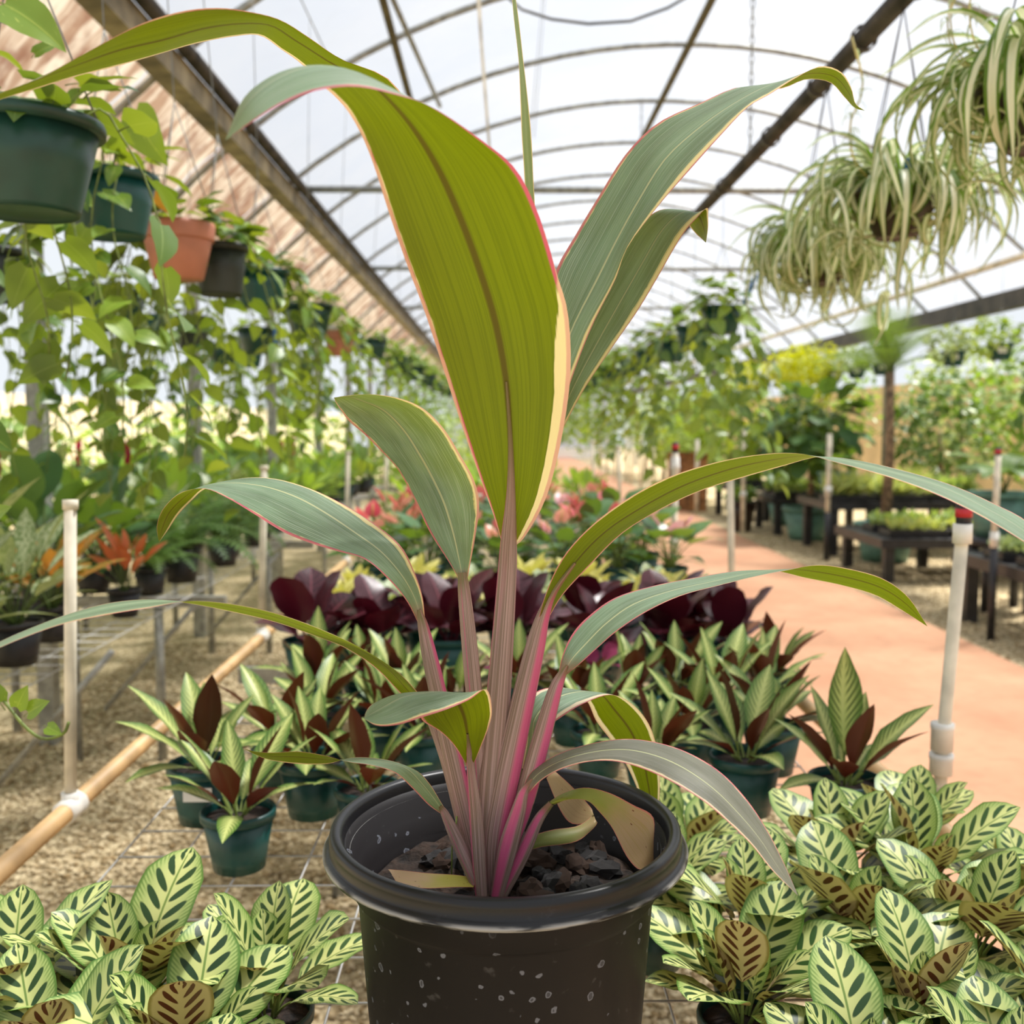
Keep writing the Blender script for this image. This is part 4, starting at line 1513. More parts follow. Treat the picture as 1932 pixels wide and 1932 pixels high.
# ------------------------------------------------------------------ loose foliage as one mesh (far things)
def cloud(name, pts, size, mat, seed, droop=.4, aspect=.5, el_=None):
    r = np.random.RandomState(seed)
    P = np.asarray(pts, float)
    n = len(P)
    a = r.uniform(0, 6.283, n)
    el = r.uniform(-1.1, .6, n) - droop * .3 if el_ is None else r.uniform(*el_, n)
    y = np.stack([np.cos(a) * np.cos(el), np.sin(a) * np.cos(el), np.sin(el)], 1)
    x = np.stack([-np.sin(a), np.cos(a), np.zeros(n)], 1)
    tw = r.uniform(-.7, .7, n)[:, None]
    z = np.cross(x, y)
    x = x * np.cos(tw) + z * np.sin(tw)
    z = np.cross(x, y)
    s_ = (size * r.uniform(.6, 1.25, n))[:, None]
    w = s_ * aspect * .5
    b = P
    m = P + y * s_ * .45 - z * s_ * .06
    t = P + y * s_
    l = P + y * s_ * .4 - x * w
    q = P + y * s_ * .4 + x * w
    V = np.stack([b, m, t, l, q], 1).reshape(-1, 3)
    F0 = np.array([(0, 4, 1), (1, 4, 2), (0, 1, 3), (1, 2, 3)])
    F = (F0[None] + (np.arange(n) * 5)[:, None, None]).reshape(-1, 3)
    me = bpy.data.meshes.new(name)
    me.vertices.add(len(V)); me.vertices.foreach_set('co', V.ravel())
    me.loops.add(len(F) * 3); me.loops.foreach_set('vertex_index', F.ravel().astype(np.int32))
    me.polygons.add(len(F)); me.polygons.foreach_set('loop_start', np.arange(0, len(F) * 3, 3, dtype=np.int32))
    me.materials.append(mat)
    uvl = me.uv_layers.new(name='UVMap')
    uv0 = np.array([(.5, 0), (.5, .45), (.5, 1), (0, .4), (1, .4)], np.float32)[F0.ravel()]
    uvl.data.foreach_set('uv', np.tile(uv0, (n, 1)).ravel())
    me.update(calc_edges=True)
    return me


def m_cloud(name, cols, thru, tr=.35):
    g = Gr(name)
    r = S(g, g.node('ShaderNodeNewGeometry').outputs['Random Per Island'])
    c = g.mix(r, cols[0], cols[1])
    c = g.mix((r * 7.13).fract().gt(.86), c, cols[2])
    return g.leaf(c, g.mix(.4, c, (150, 170, 110)), tr, .42, thru)


CL_GREEN = m_cloud('far_green_foliage', ((58, 98, 40), (128, 160, 66), (160, 186, 90)), (160, 190, 50))
CL_BRIGHT = m_cloud('far_bright_foliage', ((118, 156, 54), (172, 196, 90), (206, 214, 120)), (190, 214, 60))
CL_DARK = m_cloud('far_dark_foliage', ((50, 84, 46), (98, 130, 72), (140, 164, 100)), (120, 150, 40), .3)
CL_LIME = m_cloud('far_lime_foliage', ((190, 200, 8), (222, 226, 30), (232, 230, 80)), (226, 226, 20), .42)
CL_SILV = m_cloud('far_silver_foliage', ((120, 148, 100), (176, 190, 140), (206, 212, 170)), (190, 204, 110))
CL_GRASS = m_cloud('tray_grass_foliage', ((176, 192, 92), (220, 220, 150), (150, 176, 80)), (210, 214, 90))
CL_SEED = m_cloud('tray_seedling_foliage', ((120, 152, 78), (196, 206, 130), (90, 130, 60)), (180, 200, 80))


def ell_pts(n, c, r, seed, hollow=.45):
    rr = np.random.RandomState(seed)
    d = rr.normal(size=(n, 3)); d /= np.linalg.norm(d, axis=1)[:, None]
    k = hollow + (1 - hollow) * rr.uniform(0, 1, n) ** .6
    return np.asarray(c) + d * k[:, None] * np.asarray(r)


# ------------------------------------------------------------------ hanging baskets with vines
HEART = [pleaf('pothos_leaf', [MAT_POTHOS, MAT_STEM], .02, .085, .062, 20, -5, -35, 'heart', 6, 4, .14, .05, .0012, 1),
         pleaf('pothos_leaf', [MAT_POTHOS, MAT_STEM], .025, .075, .056, 25, 5, -15, 'heart', 6, 4, .2, .05, .0012, 2),
         pleaf('pothos_leaf', [MAT_POTHOS, MAT_STEM], .02, .095, .066, 15, -10, -55, 'heart', 6, 4, .1, .05, .0012, 3)]


def recolour(ms, mat):
    out = []
    for m0 in ms:
        c = m0.copy(); c.materials[0] = mat; out.append(c)
    return out


HEARTDK = recolour(HEART, MAT_POTHOSDK)
HEARTLIME = recolour(HEART, MAT_LIME)
SMALLROUND = [pleaf('small_leaf', [MAT_BRIGHT, MAT_STEM], .01, .035, .028, 30, 10, -20, 'round', 5, 2, .1, .0, .001, 4)]


def hanging_pot(r0, r1, h, mat, lip=.02, n=36, ribs=False, band=False):
    prof = [(0, .004), (r1 * .9, .004), (r1 * .97, 0), (r1, .008), (r1 + (r0 - r1) * .5, h * .5), (r0 * .97, h - lip), (r0 * .93, h - lip), (r1 * .95, h * .4), (0, h * .4)]
    if band:
        prof = [(0, .004), (r1 * .95, .004), (r1, .006), (r0 * .90, h * .70), (r0 * .90, h - lip), (r0 * .86, h - lip), (r1 * .9, h * .4), (0, h * .4)]
    body = MB().lathe(prof, n).mesh('basket_pot', mat)
    if band:
        rim = MB().lathe([(r0 * .89, h * .70), (r0 * .955, h * .705), (r0 * .965, h * .73), (r0, h - .012), (r0 * .99, h), (r0 * .94, h), (r0 * .87, h * .9)], n).mesh('basket_rim', mat)
    else:
        rim = MB().lathe([(r0 * .95, h - lip), (r0 * 1.06, h - lip * .95), (r0 * 1.07, h - lip * .3), (r0 * 1.05, h), (r0 * .99, h), (r0 * .95, h - .006), (r0 * .93, h - lip)], n).mesh('basket_rim', mat)
    soil = MB().lathe([(0, h - .012), (r0 * .5, h - .01), (r0 * .95, h - .02)], n).mesh('basket_soil', MAT_SOIL)
    return [('pot', body, None, [('rim', rim, None)]), ('soil', soil, None)]


MAT_HWIRE = plain('hanger_wire', (120, 122, 118), .5, .3, .1)
MAT_GWIRE = plain('green_hanger_wire', (70, 84, 60), .5, .0, .1)


def hanger(r0, h, up, reach, n=3, r=.0016, mat=None, dx=0.0):
    mb_ = MB()
    for i in range(n):
        a = 2 * math.pi * i / n + .4
        mb_.tube([(r0 * math.cos(a), r0 * math.sin(a), h - .005), (0, 0, h + up)], r, 4)
    mb_.tube([(0, 0, h + up), (dx * .02, 0, h + up + .02), (dx, 0, h + reach)], r, 4)
    return mb_.mesh('hanger', mat or MAT_HWIRE)


def vine(rnd, r0, h, length, spread=.10, leaves=HEART, step=.05, az=None, thick=.0018, ls=(.75, 1.2)):
    az = rnd.uniform(0, 6.283) if az is None else az
    o = Vector((math.cos(az), math.sin(az), 0))
    side = Vector((-o.y, o.x, 0))
    pts = [o * r0 * .6 + Vector((0, 0, h - .005)), o * r0 * 1.0 + Vector((0, 0, h + .03)), o * (r0 + .03) + Vector((0, 0, h - .01))]
    p = pts[-1].copy()
    w1, w2 = rnd.uniform(0, 6), rnd.uniform(.6, 1.4)
    n = max(3, int(length / .07))
    for i in range(n):
        t = i / n
        p = p + Vector((0, 0, -length / n)) + o * spread * (1 - t) ** 2 * .25 + side * .018 * math.sin(w1 + i * w2) + o * .012 * math.sin(w1 * 2 + i * 1.3)
        pts.append(p.copy())
    C = crom([tuple(q) for q in pts], len(pts) * 2)
    stem = MB().tube(C, thick, 4).mesh('vine_stem', MAT_STEM)
    ch = []
    acc = 0
    sgn = 1
    for i in range(2, len(C)):
        acc += np.linalg.norm(C[i] - C[i - 1])
        if acc > step:
            acc = 0
            sgn = -sgn
            q = Vector(C[i])
            d = o * rnd.uniform(.2, .9) + side * sgn * rnd.uniform(.2, 1.0) + Vector((0, 0, rnd.uniform(-1.0, .0)))
            nz = o * .8 + Vector((rnd.uniform(-.4, .4), rnd.uniform(-.4, .4), 1.0))
            ch.append(('leaf', rnd.choice(leaves), basis(q, d, nz, rnd.uniform(*ls))))
    return ('vine', stem, None, ch)


def mound(rnd, r0, h, n, leaves, up=.10, ls=(.75, 1.15)):
    out = []
    for i in range(n):
        a = rnd.uniform(0, 6.283)
        rr = r0 * math.sqrt(rnd.uniform(0, 1)) * 1.1
        o = Vector((math.cos(a), math.sin(a), 0))
        q = o * rr + Vector((0, 0, h + rnd.uniform(0, up) * (1.2 - rr / r0 * .6)))
        d = o * 1.0 + Vector((rnd.uniform(-.5, .5), rnd.uniform(-.5, .5), rnd.uniform(-.35, .7)))
        nz = Vector((rnd.uniform(-.4, .4), rnd.uniform(-.4, .4), 1.0)) + o * .3
        out.append(('leaf', rnd.choice(leaves), basis(q, d, nz, rnd.uniform(*ls))))
    return out


POTS = {'green': hanging_pot(.12, .085, .15, MAT_DKGREENPOT), 'terra': hanging_pot(.10, .066, .155, MAT_TERRA, band=True),
        'grey': hanging_pot(.078, .062, .15, MAT_GREYPOT), 'brown': hanging_pot(.125, .06, .13, MAT_BROWNPOT),
        'dgreen': hanging_pot(.105, .078, .14, MAT_GREENPOT)}
POTDIM = {'green': (.12, .15), 'terra': (.10, .155), 'grey': (.078, .15), 'brown': (.125, .13), 'dgreen': (.105, .14)}


def basket(pos_rim, kind, seed, nv, vl, ntop, label, group=None, leaves=HEART, reach=1.2, step=.05, name='hanging_basket', extra=None, cat='hanging plant', azr=None, ls=(.75, 1.15), up=.10, wires=None, dx=0.0):
    r0, h = POTDIM[kind]
    rnd = random.Random(seed)
    t = thing(name, T(pos_rim[0], pos_rim[1], pos_rim[2] - h) @ RZ(0), label, cat, group)
    sp = list(POTS[kind])
    sp.append(('hanger', hanger(r0, h, .32, max(.36, reach), 3, .0016, wires, dx), None))
    for i in range(nv):
        az = None if azr is None else rnd.uniform(*azr)
        sp.append(vine(rnd, r0, h, rnd.uniform(*vl), .12, leaves, step, az, ls=ls))
    sp += mound(rnd, r0, h, ntop, leaves, up, ls)
    if extra:
        sp += extra
    spawn(sp, t)
    return t

# ------------------------------------------------------------------ small plants on the near bench
# upright things that leaves must grow around: x, y, radius, bottom, top
CYL = [(rp.x, 4.43 + 2.27 * k_, .065, 0, 2.5) for k_ in range(5)] + [(RL + .01, y_, .02, BZ, 1.28) for y_ in (1.83, 3.34, 5.2, 7.0, 8.8)] + [(RR - .01, y_, .02, BZ, 1.28) for y_ in (3.3, 6.4, 8.2)]
CYL += [(.80, 1.8, .025, 0, 1.3), (.80, 4.65, .025, 0, 1.33), (PC[0], PC[1], .158, BZ, 1.005), (PC[0], PC[1], .177, 1.000, 1.036)]
PTS = {}
RA = random.Random(77)


def clash(spec, M):
    n = 0
    x0, y0 = M.translation.x, M.translation.y
    near = [c for c in CYL if (c[0] - x0) ** 2 + (c[1] - y0) ** 2 < .49]
    if not near:
        return 0
    for sp in spec:
        if sp[0] in ('leaf', 'frond', 'flower') and sp[2] is not None:
            if sp[1].name not in PTS:
                PTS[sp[1].name] = np.array([(*v_.co, 1.0) for v_ in list(sp[1].vertices)[::3]])
            W = PTS[sp[1].name] @ np.array(M @ sp[2]).T
            for cx, cy, r_, za, zb in near:
                n += int((((W[:, 0] - cx) ** 2 + (W[:, 1] - cy) ** 2 < (r_ + .006) ** 2) & (W[:, 2] > za) & (W[:, 2] < zb)).sum())
    return n


def put(name, spec, p, label, group=None, cat='potted plant', rz=None, s=1.0, kind=None):
    a = R.uniform(0, 6.28) if rz is None else rz
    mk = lambda q_: T(p[0], p[1], p[2]) @ RZ(q_) @ Matrix.Scale(s, 4)
    if rz is None:
        best = (clash(spec, mk(a)), a)
        for _ in range(40):
            if best[0] == 0:
                break
            q_ = RA.uniform(0, 6.28)
            best = min(best, (clash(spec, mk(q_)), q_))
        a = best[1]
    t = thing(name, mk(a), label, cat, group)
    spawn(spec, t)
    return t


GP = 'peacock calatheas on the wire bench'


def ordered(ps, key, rev=False):
    """rank of every place along key"""
    idx = sorted(range(len(ps)), key=lambda i: key(ps[i]), reverse=rev)
    return {i: n for n, i in enumerate(idx)}


pl = [(-.53, .86), (-.42, .90), (-.27, .79), (-.25, 1.055), (-.39, 1.04), (-.50, 1.00), (-.30, .68), (-.46, .70), (-.30, .925)]
rk = ordered(pl, lambda p_: -p_[1])
for i, (x, y) in enumerate(pl):
    put('peacock_calathea', PEACOCK[i % 5], (x, y, BZ), 'peacock calathea on the tan rail side, %s counting from the bare wire mesh' % ORD[rk[i]], GP, s=R.uniform(.84, .98))
cols = [('beside the black pot', [(.20, 1.33), (.26, 1.09), (.33, .92), (.30, 1.225), (.25, 1.46)]), ('in the middle of the walkway side', [(.45, .88), (.43, 1.04), (.42, 1.21), (.54, 1.18), (.56, .98), (.45, 1.38)]),
        ('along the walkway edge', [(.56, 1.35), (.68, 1.28), (.68, 1.11), (.70, .94), (.60, 1.50)])]
k = 0
for cn, ps in cols:
    rk = ordered(ps, lambda p_: -p_[1])
    for i, (x, y) in enumerate(ps):
        put('peacock_calathea', PEACOCK[(k + 2) % 5], (x, y - .05, BZ), 'peacock calathea %s, %s counting from the sprinkler riser end' % (cn, ORD[rk[i]]), GP, s=R.uniform(.84, 1.0))
        k += 1

GS = 'striped calatheas in green pots'
sp_px = [(452, 1634, 'striped calathea in a green pot standing alone in front on the bare wire mesh'), (388, 1545, 'striped calathea in a green pot with a white price tag'),
         (592, 1534, 0), (528, 1478, 0), (694, 1578, 0), (1592, 1575, 'striped calathea with one tall upright leaf beside the sprinkler riser'), (1405, 1530, 0), (1300, 1450, 0),
         (1455, 1455, 0), (1235, 1520, 0), (1130, 1460, 0), (800, 1470, 0), (722, 1430, 0), (602, 1424, 0), (1190, 1395, 0), (1360, 1400, 0), (1080, 1400, 0), (860, 1400, 0), (760, 1375, 0), (1440, 1380, 0), (1275, 1365, 0), (600, 1365, 0), (690, 1345, 0), (980, 1370, 0), (1458, 1338, 0)]
fr = [i for i, q_ in enumerate(sp_px) if not q_[2] and q_[1] > 1425]
bk = [i for i, q_ in enumerate(sp_px) if not q_[2] and q_[1] <= 1425]
for i, (x, y, lb) in enumerate(sp_px):
    p = on_plane(x, y, BZ)
    if not lb:
        grp_, nm_ = (fr, 'front rows') if i in fr else (bk, 'rows next to the maroon plants')
        n_ = sorted(grp_, key=lambda j: on_plane(sp_px[j][0], sp_px[j][1], BZ).x).index(i)
        lb_ = 'striped calathea in the %s, %s counting from the tan rail' % (nm_, ORD[n_])
    t = put('striped_calathea', STRIPED[i % 5], p, lb or lb_, GS, s=R.uniform(.95, 1.12))
    if i == 1:
        ob('price_tag', MB().box(0, 0, 0, .045, .002, .022).mesh('price_tag', MAT_TAG, False), t, RZ(-t.matrix_basis.to_euler().z) @ T(.004, -.054, .06))
    if i == 5:
        tall = pleaf('tall_leaf', [MAT_STRIPED, ST], .05, .17, .07, 86, 82, 96, 'lance', 10, 6, .25, .05, .0025, 9)
        ob('leaf', tall, t, T(0, 0, .085) @ RZ(-t.matrix_basis.to_euler().z + .3))


def rows_of(name, specs, rows, what, group, smin, smax, cnt='the tan rail'):
    n = 0
    for ri, (y, xs_) in enumerate(rows):
        for xi, x in enumerate(xs_):
            sp, w_ = specs(n, x)
            put(name, sp, (x + R.uniform(-.025, .025), y + R.uniform(-.02, .02), BZ), '%s, %s from %s in row %s' % (w_, ORD[xi], cnt, ['one', 'two', 'three', 'four', 'five'][ri]), group, s=R.uniform(smin, smax))
            n += 1


rows_of('maroon_calathea', lambda n, x: (MAROON[n % 3], 'dark maroon broad-leaved plant in a green pot'), ((2.78, (-.52, -.33, -.14, .06, .26, .46, .63)), (2.98, (-.42, -.2, .02, .24, .45, .62))), '', 'maroon plants across the bench', 1.0, 1.25)
for i, (x, y) in enumerate([(-.33, 2.62), (.02, 2.60), (.25, 2.62)]):
    put('magenta_plant', [(a[0], (recolour([a[1]], MAT_MAGENTA)[0] if a[0] == 'leaf' else a[1])) + tuple(a[2:]) for a in MAROON[i][:7]], (x, y, BZ), 'small magenta leaved plant before the maroon row, %s from the tan rail' % ORD[i], 'magenta plants on the bench', s=.7)
rows_of('variegated_plant', lambda n, x: ((YELLOW if n % 3 != 1 else SILVER)[n % 3], 'cream and yellow variegated plant' if n % 3 != 1 else 'silvery variegated plant'), ((3.28, (-.55, -.36, -.17, .03, .22, .42, .6)), (3.5, (-.48, -.28, -.08, .12, .33, .52, .68)), (3.74, (-.52, -.3, -.1, .1, .32, .54))), '', 'variegated plants on the bench', .85, 1.05)
ANAME = ['anthurium with pale pink flowers', 'anthurium with red and pink flowers', 'anthurium with salmon and red flowers', 'anthurium with pink and salmon flowers', 'anthurium with all red flowers']
rows_of('anthurium', lambda n, x: (ANTH[n % 5 if x > -.35 else 2], ANAME[n % 5 if x > -.35 else 2]), ((4.1, (-.52, -.27, -.02, .24, .5, .68)), (4.45, (-.4, -.12, .14, .38, .62)), (4.85, (-.5, -.2, .05, .32, .55)), (5.35, (-.3, 0, .35, .6)), (5.95, (-.5, -.1, .25, .55))), '', 'flowering anthuriums', .88, 1.08)
rows_of('leafy_plant', lambda n, x: (L_BRIGHT[n % 3], 'bright green leafy plant behind the anthuriums'), ((6.6, (-.55, -.2, .2, .55)), (7.4, (-.5, -.1, .3, .6)), (8.3, (-.5, -.15, .25, .6)), (9.0, (-.4, .0, .4))), '', 'bright green plants on the bench', .8, 1.05)

# ------------------------------------------------------------------ side bench on the left
GL = 'leafy pots on the side bench'
p = on_plane(165, 1225, BZ)
put('croton', L_CROTR[0], (-1.37, 3.72, BZ), 'croton with orange red upright leaves on the side bench', GL, s=.8)
put('croton', L_CROT[1], (-1.45, 3.3, BZ), 'green croton with orange tinted leaves beside the red one', GL, s=.9)
REDPX = ((45, 880, 4.6), (112, 880, 5.0), (132, 850, 5.6), (280, 855, 6.0), (185, 855, 6.4), (530, 842, 10.2), (575, 838, 10.4), (555, 848, 9.8))
REDXY = [(at(*q_).x - .12, at(*q_).y) for q_ in REDPX]
k = 0
for yi, y in enumerate(np.arange(2.5, 11.4, .42)):
    for ci, x in enumerate((-1.42, -1.69, -2.32, -2.65)):
        xx, yy = x + R.uniform(-.05, .05), y + R.uniform(-.08, .08)
        if x > -1.5 and 3.0 < yy < 3.95:
            continue
        if any((xx - a_) ** 2 + (yy - b_) ** 2 < .09 for a_, b_ in REDXY):
            continue
        if x > -1.5 and yy > 4 and yy < 6.2:
            sp, nm, lb = FERN[k % 2], 'fern', 'dark feathery fern along the edge of the side bench'
        elif yy > 6.4:
            sp, nm, lb = (L_BRIGHT, L_MID)[k % 3 == 0][k % 3], 'leafy_plant', 'green leafy plant far back on the side bench'
        else:
            sp, nm, lb = (L_SILV, L_MID, L_SILV, L_DARK)[k % 4][k % 3], 'leafy_plant', ['silver variegated leafy plant in the side bench rows', 'mid green leafy plant in the side bench rows', 'silver variegated leafy plant in the side bench rows', 'dark green leafy plant in the side bench rows'][k % 4]
        put(nm, sp, (xx, yy, BZ), lb, GL, s=R.uniform(.85, 1.2) * (1.15 if ci > 1 else 1))
        k += 1
# crimson flower spikes behind the side bench
brm = [pleaf('bract', [MAT_REDFLOWER, MAT_STEMDK], .0, .09, .035, 60, 50, 30, 'lance', 5, 2, .2, 0, .002, 1), pleaf('bract', [MAT_REDFLOWER, MAT_STEMDK], 0, .08, .03, 80, 75, 70, 'lance', 5, 2, .2, 0, .002, 2)]
for i, (px, py, d) in enumerate(REDPX):
    q = at(px, py, d)
    sp = list(pot_meshes(.09, .07, .16, MAT_BLACKPL)) if i == 0 else list(BRPOT)
    if i == 0: BRPOT = list(sp)
    lz = q.z - .1 - BZ
    ms = L_MID[i % 3][2:14]
    sp = sp + [(a[0], a[1], T(0, 0, .05) @ a[2]) for a in ms]
    sp.append(('flower_stalk', MB().tube([(0, 0, .12), (0, 0, max(.3, lz))], .005, 5).mesh('flower_stalk', MAT_STEMDK), None,
               [('bract', brm[j % 2], T(0, 0, max(.28, lz - .03) + j * .012) @ RZ(j * 2.4)) for j in range(14)]))
    put('red_flowering_plant', sp, (q.x - .12, q.y, BZ), 'plant with a crimson flower spike behind the benches', 'crimson flower spikes', rz=0)
# greenery on the ground beyond the side bench
for i, (x, y, r_, zc, mt, lb) in enumerate(((-3.8, 4.6, .55, .75, CL_GREEN, 0), (-3.6, 6.0, .6, .7, CL_SILV, 0), (-3.6, 7.6, .6, .9, CL_GREEN, 0), (-3.7, 9.4, .7, .8, CL_BRIGHT, 0), (-3.7, 11.5, .7, .9, CL_GREEN, 0),
                                           (-3.9, 13.5, .9, 1.0, CL_BRIGHT, 0), (-2.9, 15.2, .7, .9, CL_BRIGHT, 0), (-3.4, 17.6, .9, 1.1, CL_GREEN, 0), (-2.2, 19, 1.0, 1.1, CL_GREEN, 0), (-.7, 23, .9, 1.2, CL_BRIGHT, 0), (-.9, 14.5, .7, .9, CL_BRIGHT, 0), (-.3, 18, .8, 1.0, CL_GREEN, 0), (.2, 12.0, .5, .7, CL_BRIGHT, 0), (-1.05, 12.6, .6, .75, CL_GREEN, 0))):
    t = thing('shrub', T(x, y, 0), ['leafy green shrub standing beyond the side bench', 'pale silvery shrub standing beyond the side bench', 'bright green shrub farther down the house'][0 if mt is CL_GREEN else 1 if mt is CL_SILV else 2], 'shrub', 'shrubs beyond the benches')
    ob('stem', MB().tube([(0, 0, 0), (.03, .02, zc * .6), (.0, 0, zc)], [.03, .02, .012], 6).mesh('stem', MAT_TRUNK), t)
    o = ob('foliage', cloud('foliage', ell_pts(420, (0, 0, zc), (r_, r_, zc * .75), 40 + i), .15, mt, 60 + i), t)
    o['kind'] = 'stuff'

# ------------------------------------------------------------------ hanging baskets on the left
GB = 'hanging pothos baskets on the left'
q = at(42, 228, 1.67)
big_leaf = pleaf('large_leaf', [MAT_POTHOS, MAT_STEM], .03, .15, .10, 30, 0, -40, 'heart', 10, 8, .15, .05, .002, 7)


def loc(px, py, d, base):
    return at(px, py, d) - base


b0 = Vector((q.x, q.y, q.z - .15))
ex = []
for (a, d1, b_, d2, nz, s_) in (((-10, 5), 1.5, (118, 72), 1.48, (0.2, -1, .6), .95), ((-40, 40), 1.5, (70, 50), 1.5, (0, -.6, 1), .7), ((250, 205), 2.0, (300, 300), 1.95, (-.3, -1, .2), .78),
                                ((-30, 95), 1.55, (50, 125), 1.6, (0, -.3, 1), .6), ((60, 110), 1.6, (110, 75), 1.6, (0, -.8, .5), .55), ((120, 220), 1.75, (150, 160), 1.7, (.2, -.8, .5), .6)):
    P1, P2 = loc(*a, d1, b0), loc(*b_, d2, b0)
    ex.append(('leaf', big_leaf, basis(P1, P2 - P1, nz, (P2 - P1).length / .17)))
# one long vine that comes down beside the bench rail
vp = [loc(-40, 500, 1.6, b0), loc(-50, 800, 1.5, b0), loc(-40, 1080, 1.42, b0), loc(-15, 1270, 1.38, b0), loc(25, 1345, 1.36, b0), loc(75, 1392, 1.35, b0), loc(118, 1385, 1.35, b0), loc(130, 1362, 1.35, b0)]
vch = []
for (a, d1, b_, d2, nz, s_) in (((10, 1340), 1.37, (-30, 1280), 1.36, (.2, -1, .5), 1), ((28, 1345), 1.36, (52, 1296), 1.35, (.3, -1, .5), 1), ((45, 1352), 1.36, (92, 1325), 1.35, (0, -1, .6), 1), ((82, 1368), 1.35, (115, 1385), 1.34, (0, -1, .6), 1), ((-40, 1000), 1.45, (20, 960), 1.43, (0, -1, .6), 1), ((-45, 800), 1.5, (20, 850), 1.48, (0, -1, .6), 1)):
    P1, P2 = loc(*a, d1, b0), loc(*b_, d2, b0)
    vch.append(('leaf', HEART[1], basis(P1, P2 - P1, nz, (P2 - P1).length / .09)))
ex.append(('vine', MB().tube(crom([tuple(v_) for v_ in vp], 30), .0022, 6).mesh('vine_stem', MAT_STEM), None, vch))
basket(q, 'green', 901, 5, (.25, .6), 18, 'large dark green hanging basket of trailing pothos closest to the ti plant', GB, HEARTDK, reach=SWZ - q.z, extra=ex, wires=MAT_HWIRE, dx=SWX - q.x)
lst = [((205, 330), 2.35, 'dgreen', 'small green hanging basket tucked behind the largest basket', 9, (.2, .6), 26),
       ((335, 422), 2.8, 'terra', 'terracotta hanging pot of trailing pothos with one orange leaf', 8, (.3, .8), 34),
       ((415, 462), 3.05, 'grey', 'slim dark grey hanging pot beside the terracotta pot', 7, (.3, .9), 36),
       ((490, 510), 3.9, 'dgreen', 'green hanging basket hidden in vines behind the grey pot', 10, (.3, .9), 44),
       ((582, 575), 5.1, 'green', 'dark green hanging basket with a blue tag stick', 10, (.3, .9), 44),
       ((640, 625), 6.3, 'terra', 'smaller terracotta hanging pot farther down the row', 9, (.3, .9), 36),
       ((702, 640), 8.0, 'green', 'dark green hanging basket near the end of the left row', 9, (.3, 1.0), 36)]
AZR = {0: (2.2, 5.4), 1: (1.7, 3.3)}
for i, ((px, py), d, kd, lb, nv, vl, nt) in enumerate(lst):
    q = at(px, py, d)
    ex = []
    h_ = POTDIM[kd][1]
    bb = Vector((q.x, q.y, q.z - h_))
    if kd == 'terra' and i == 1:
        ol = pleaf('orange_leaf', [MAT_ORANGELEAF, MAT_STEM], .02, .09, .06, 20, -5, -45, 'heart', 6, 4, .14, .05, .0012, 8)
        P1, P2 = at(295, 350, 2.65) - bb, at(312, 395, 2.62) - bb
        ex.append(('leaf', ol, basis(P1, P2 - P1, (-.3, -1, .4), (P2 - P1).length / .1)))
    if i == 4:
        ex.append(('tag_stick', MB().box(0, 0, 0, .028, .004, .14).mesh('tag_stick', MAT_BLUE, False), T(-.13, -.15, -.05)))
    basket(q, kd, 910 + i, nv, vl, nt, lb, GB, (HEART if i % 2 == 0 else HEARTDK), reach=SWZ - q.z, dx=SWX - q.x, extra=ex, wires=MAT_HWIRE, ls=(.6, 1.0), azr=AZR.get(i, (-.5, 3.7)), up=.07)
for i, y in enumerate((9.6, 11.2, 13.0, 15.2, 18)):
    q = Vector((SWX, y, 2.02))
    t = thing('hanging_basket', T(q.x, q.y, q.z - .15), 'far hanging pothos basket ending the left row', 'hanging plant', GB)
    spawn(POTS['green'] + [('hanger', hanger(.12, .15, .3, SWZ - 2.02), None), ('foliage', cloud('foliage', np.vstack([ell_pts(120, (0, 0, .2), (.22, .22, .12), i), ell_pts(170, (0, 0, -.2), (.22, .22, .42), i + 9)]), .10, CL_GREEN, i), None, None, 'stuff')], t)
# second, outer row, hung from the side beam
BEAMX, BEAMZ = arc_pt(-3.25, 0).x, arc_pt(-3.25, 0).z - .108
BOARDX, BOARDZ = arc_pt(-2.70, 0, AR - .06).x - .055, arc_pt(-2.70, 0, AR - .06).z - .113
for i, y in enumerate((3.2, 3.8, 5.1, 5.9, 7.4, 8.2, 9.7, 10.5)):
    q = Vector((BEAMX, y, 2.02 + R.uniform(-.06, .06)))
    basket(q, ('green', 'dgreen')[i % 2], 950 + i, 9, (.3, .72), 26, 'dark green hanging basket of pothos over the side bench', 'hanging baskets over the side bench', (HEART, HEARTDK)[i % 2], reach=BEAMZ - q.z, ls=(.7, 1.1))
for i, y in enumerate((3.0, 3.9, 4.9, 6.2)):
    q = Vector((BOARDX, y, 1.92 + R.uniform(-.05, .1)))
    basket(q, ('grey', 'green')[i % 2], 970 + i, 8, (.3, .68), 20, 'hanging pothos with long vines over the side bench edge', 'hanging baskets over the side bench', (HEARTDK, HEART)[i % 2], reach=BOARDZ - q.z, ls=(.65, 1.05))

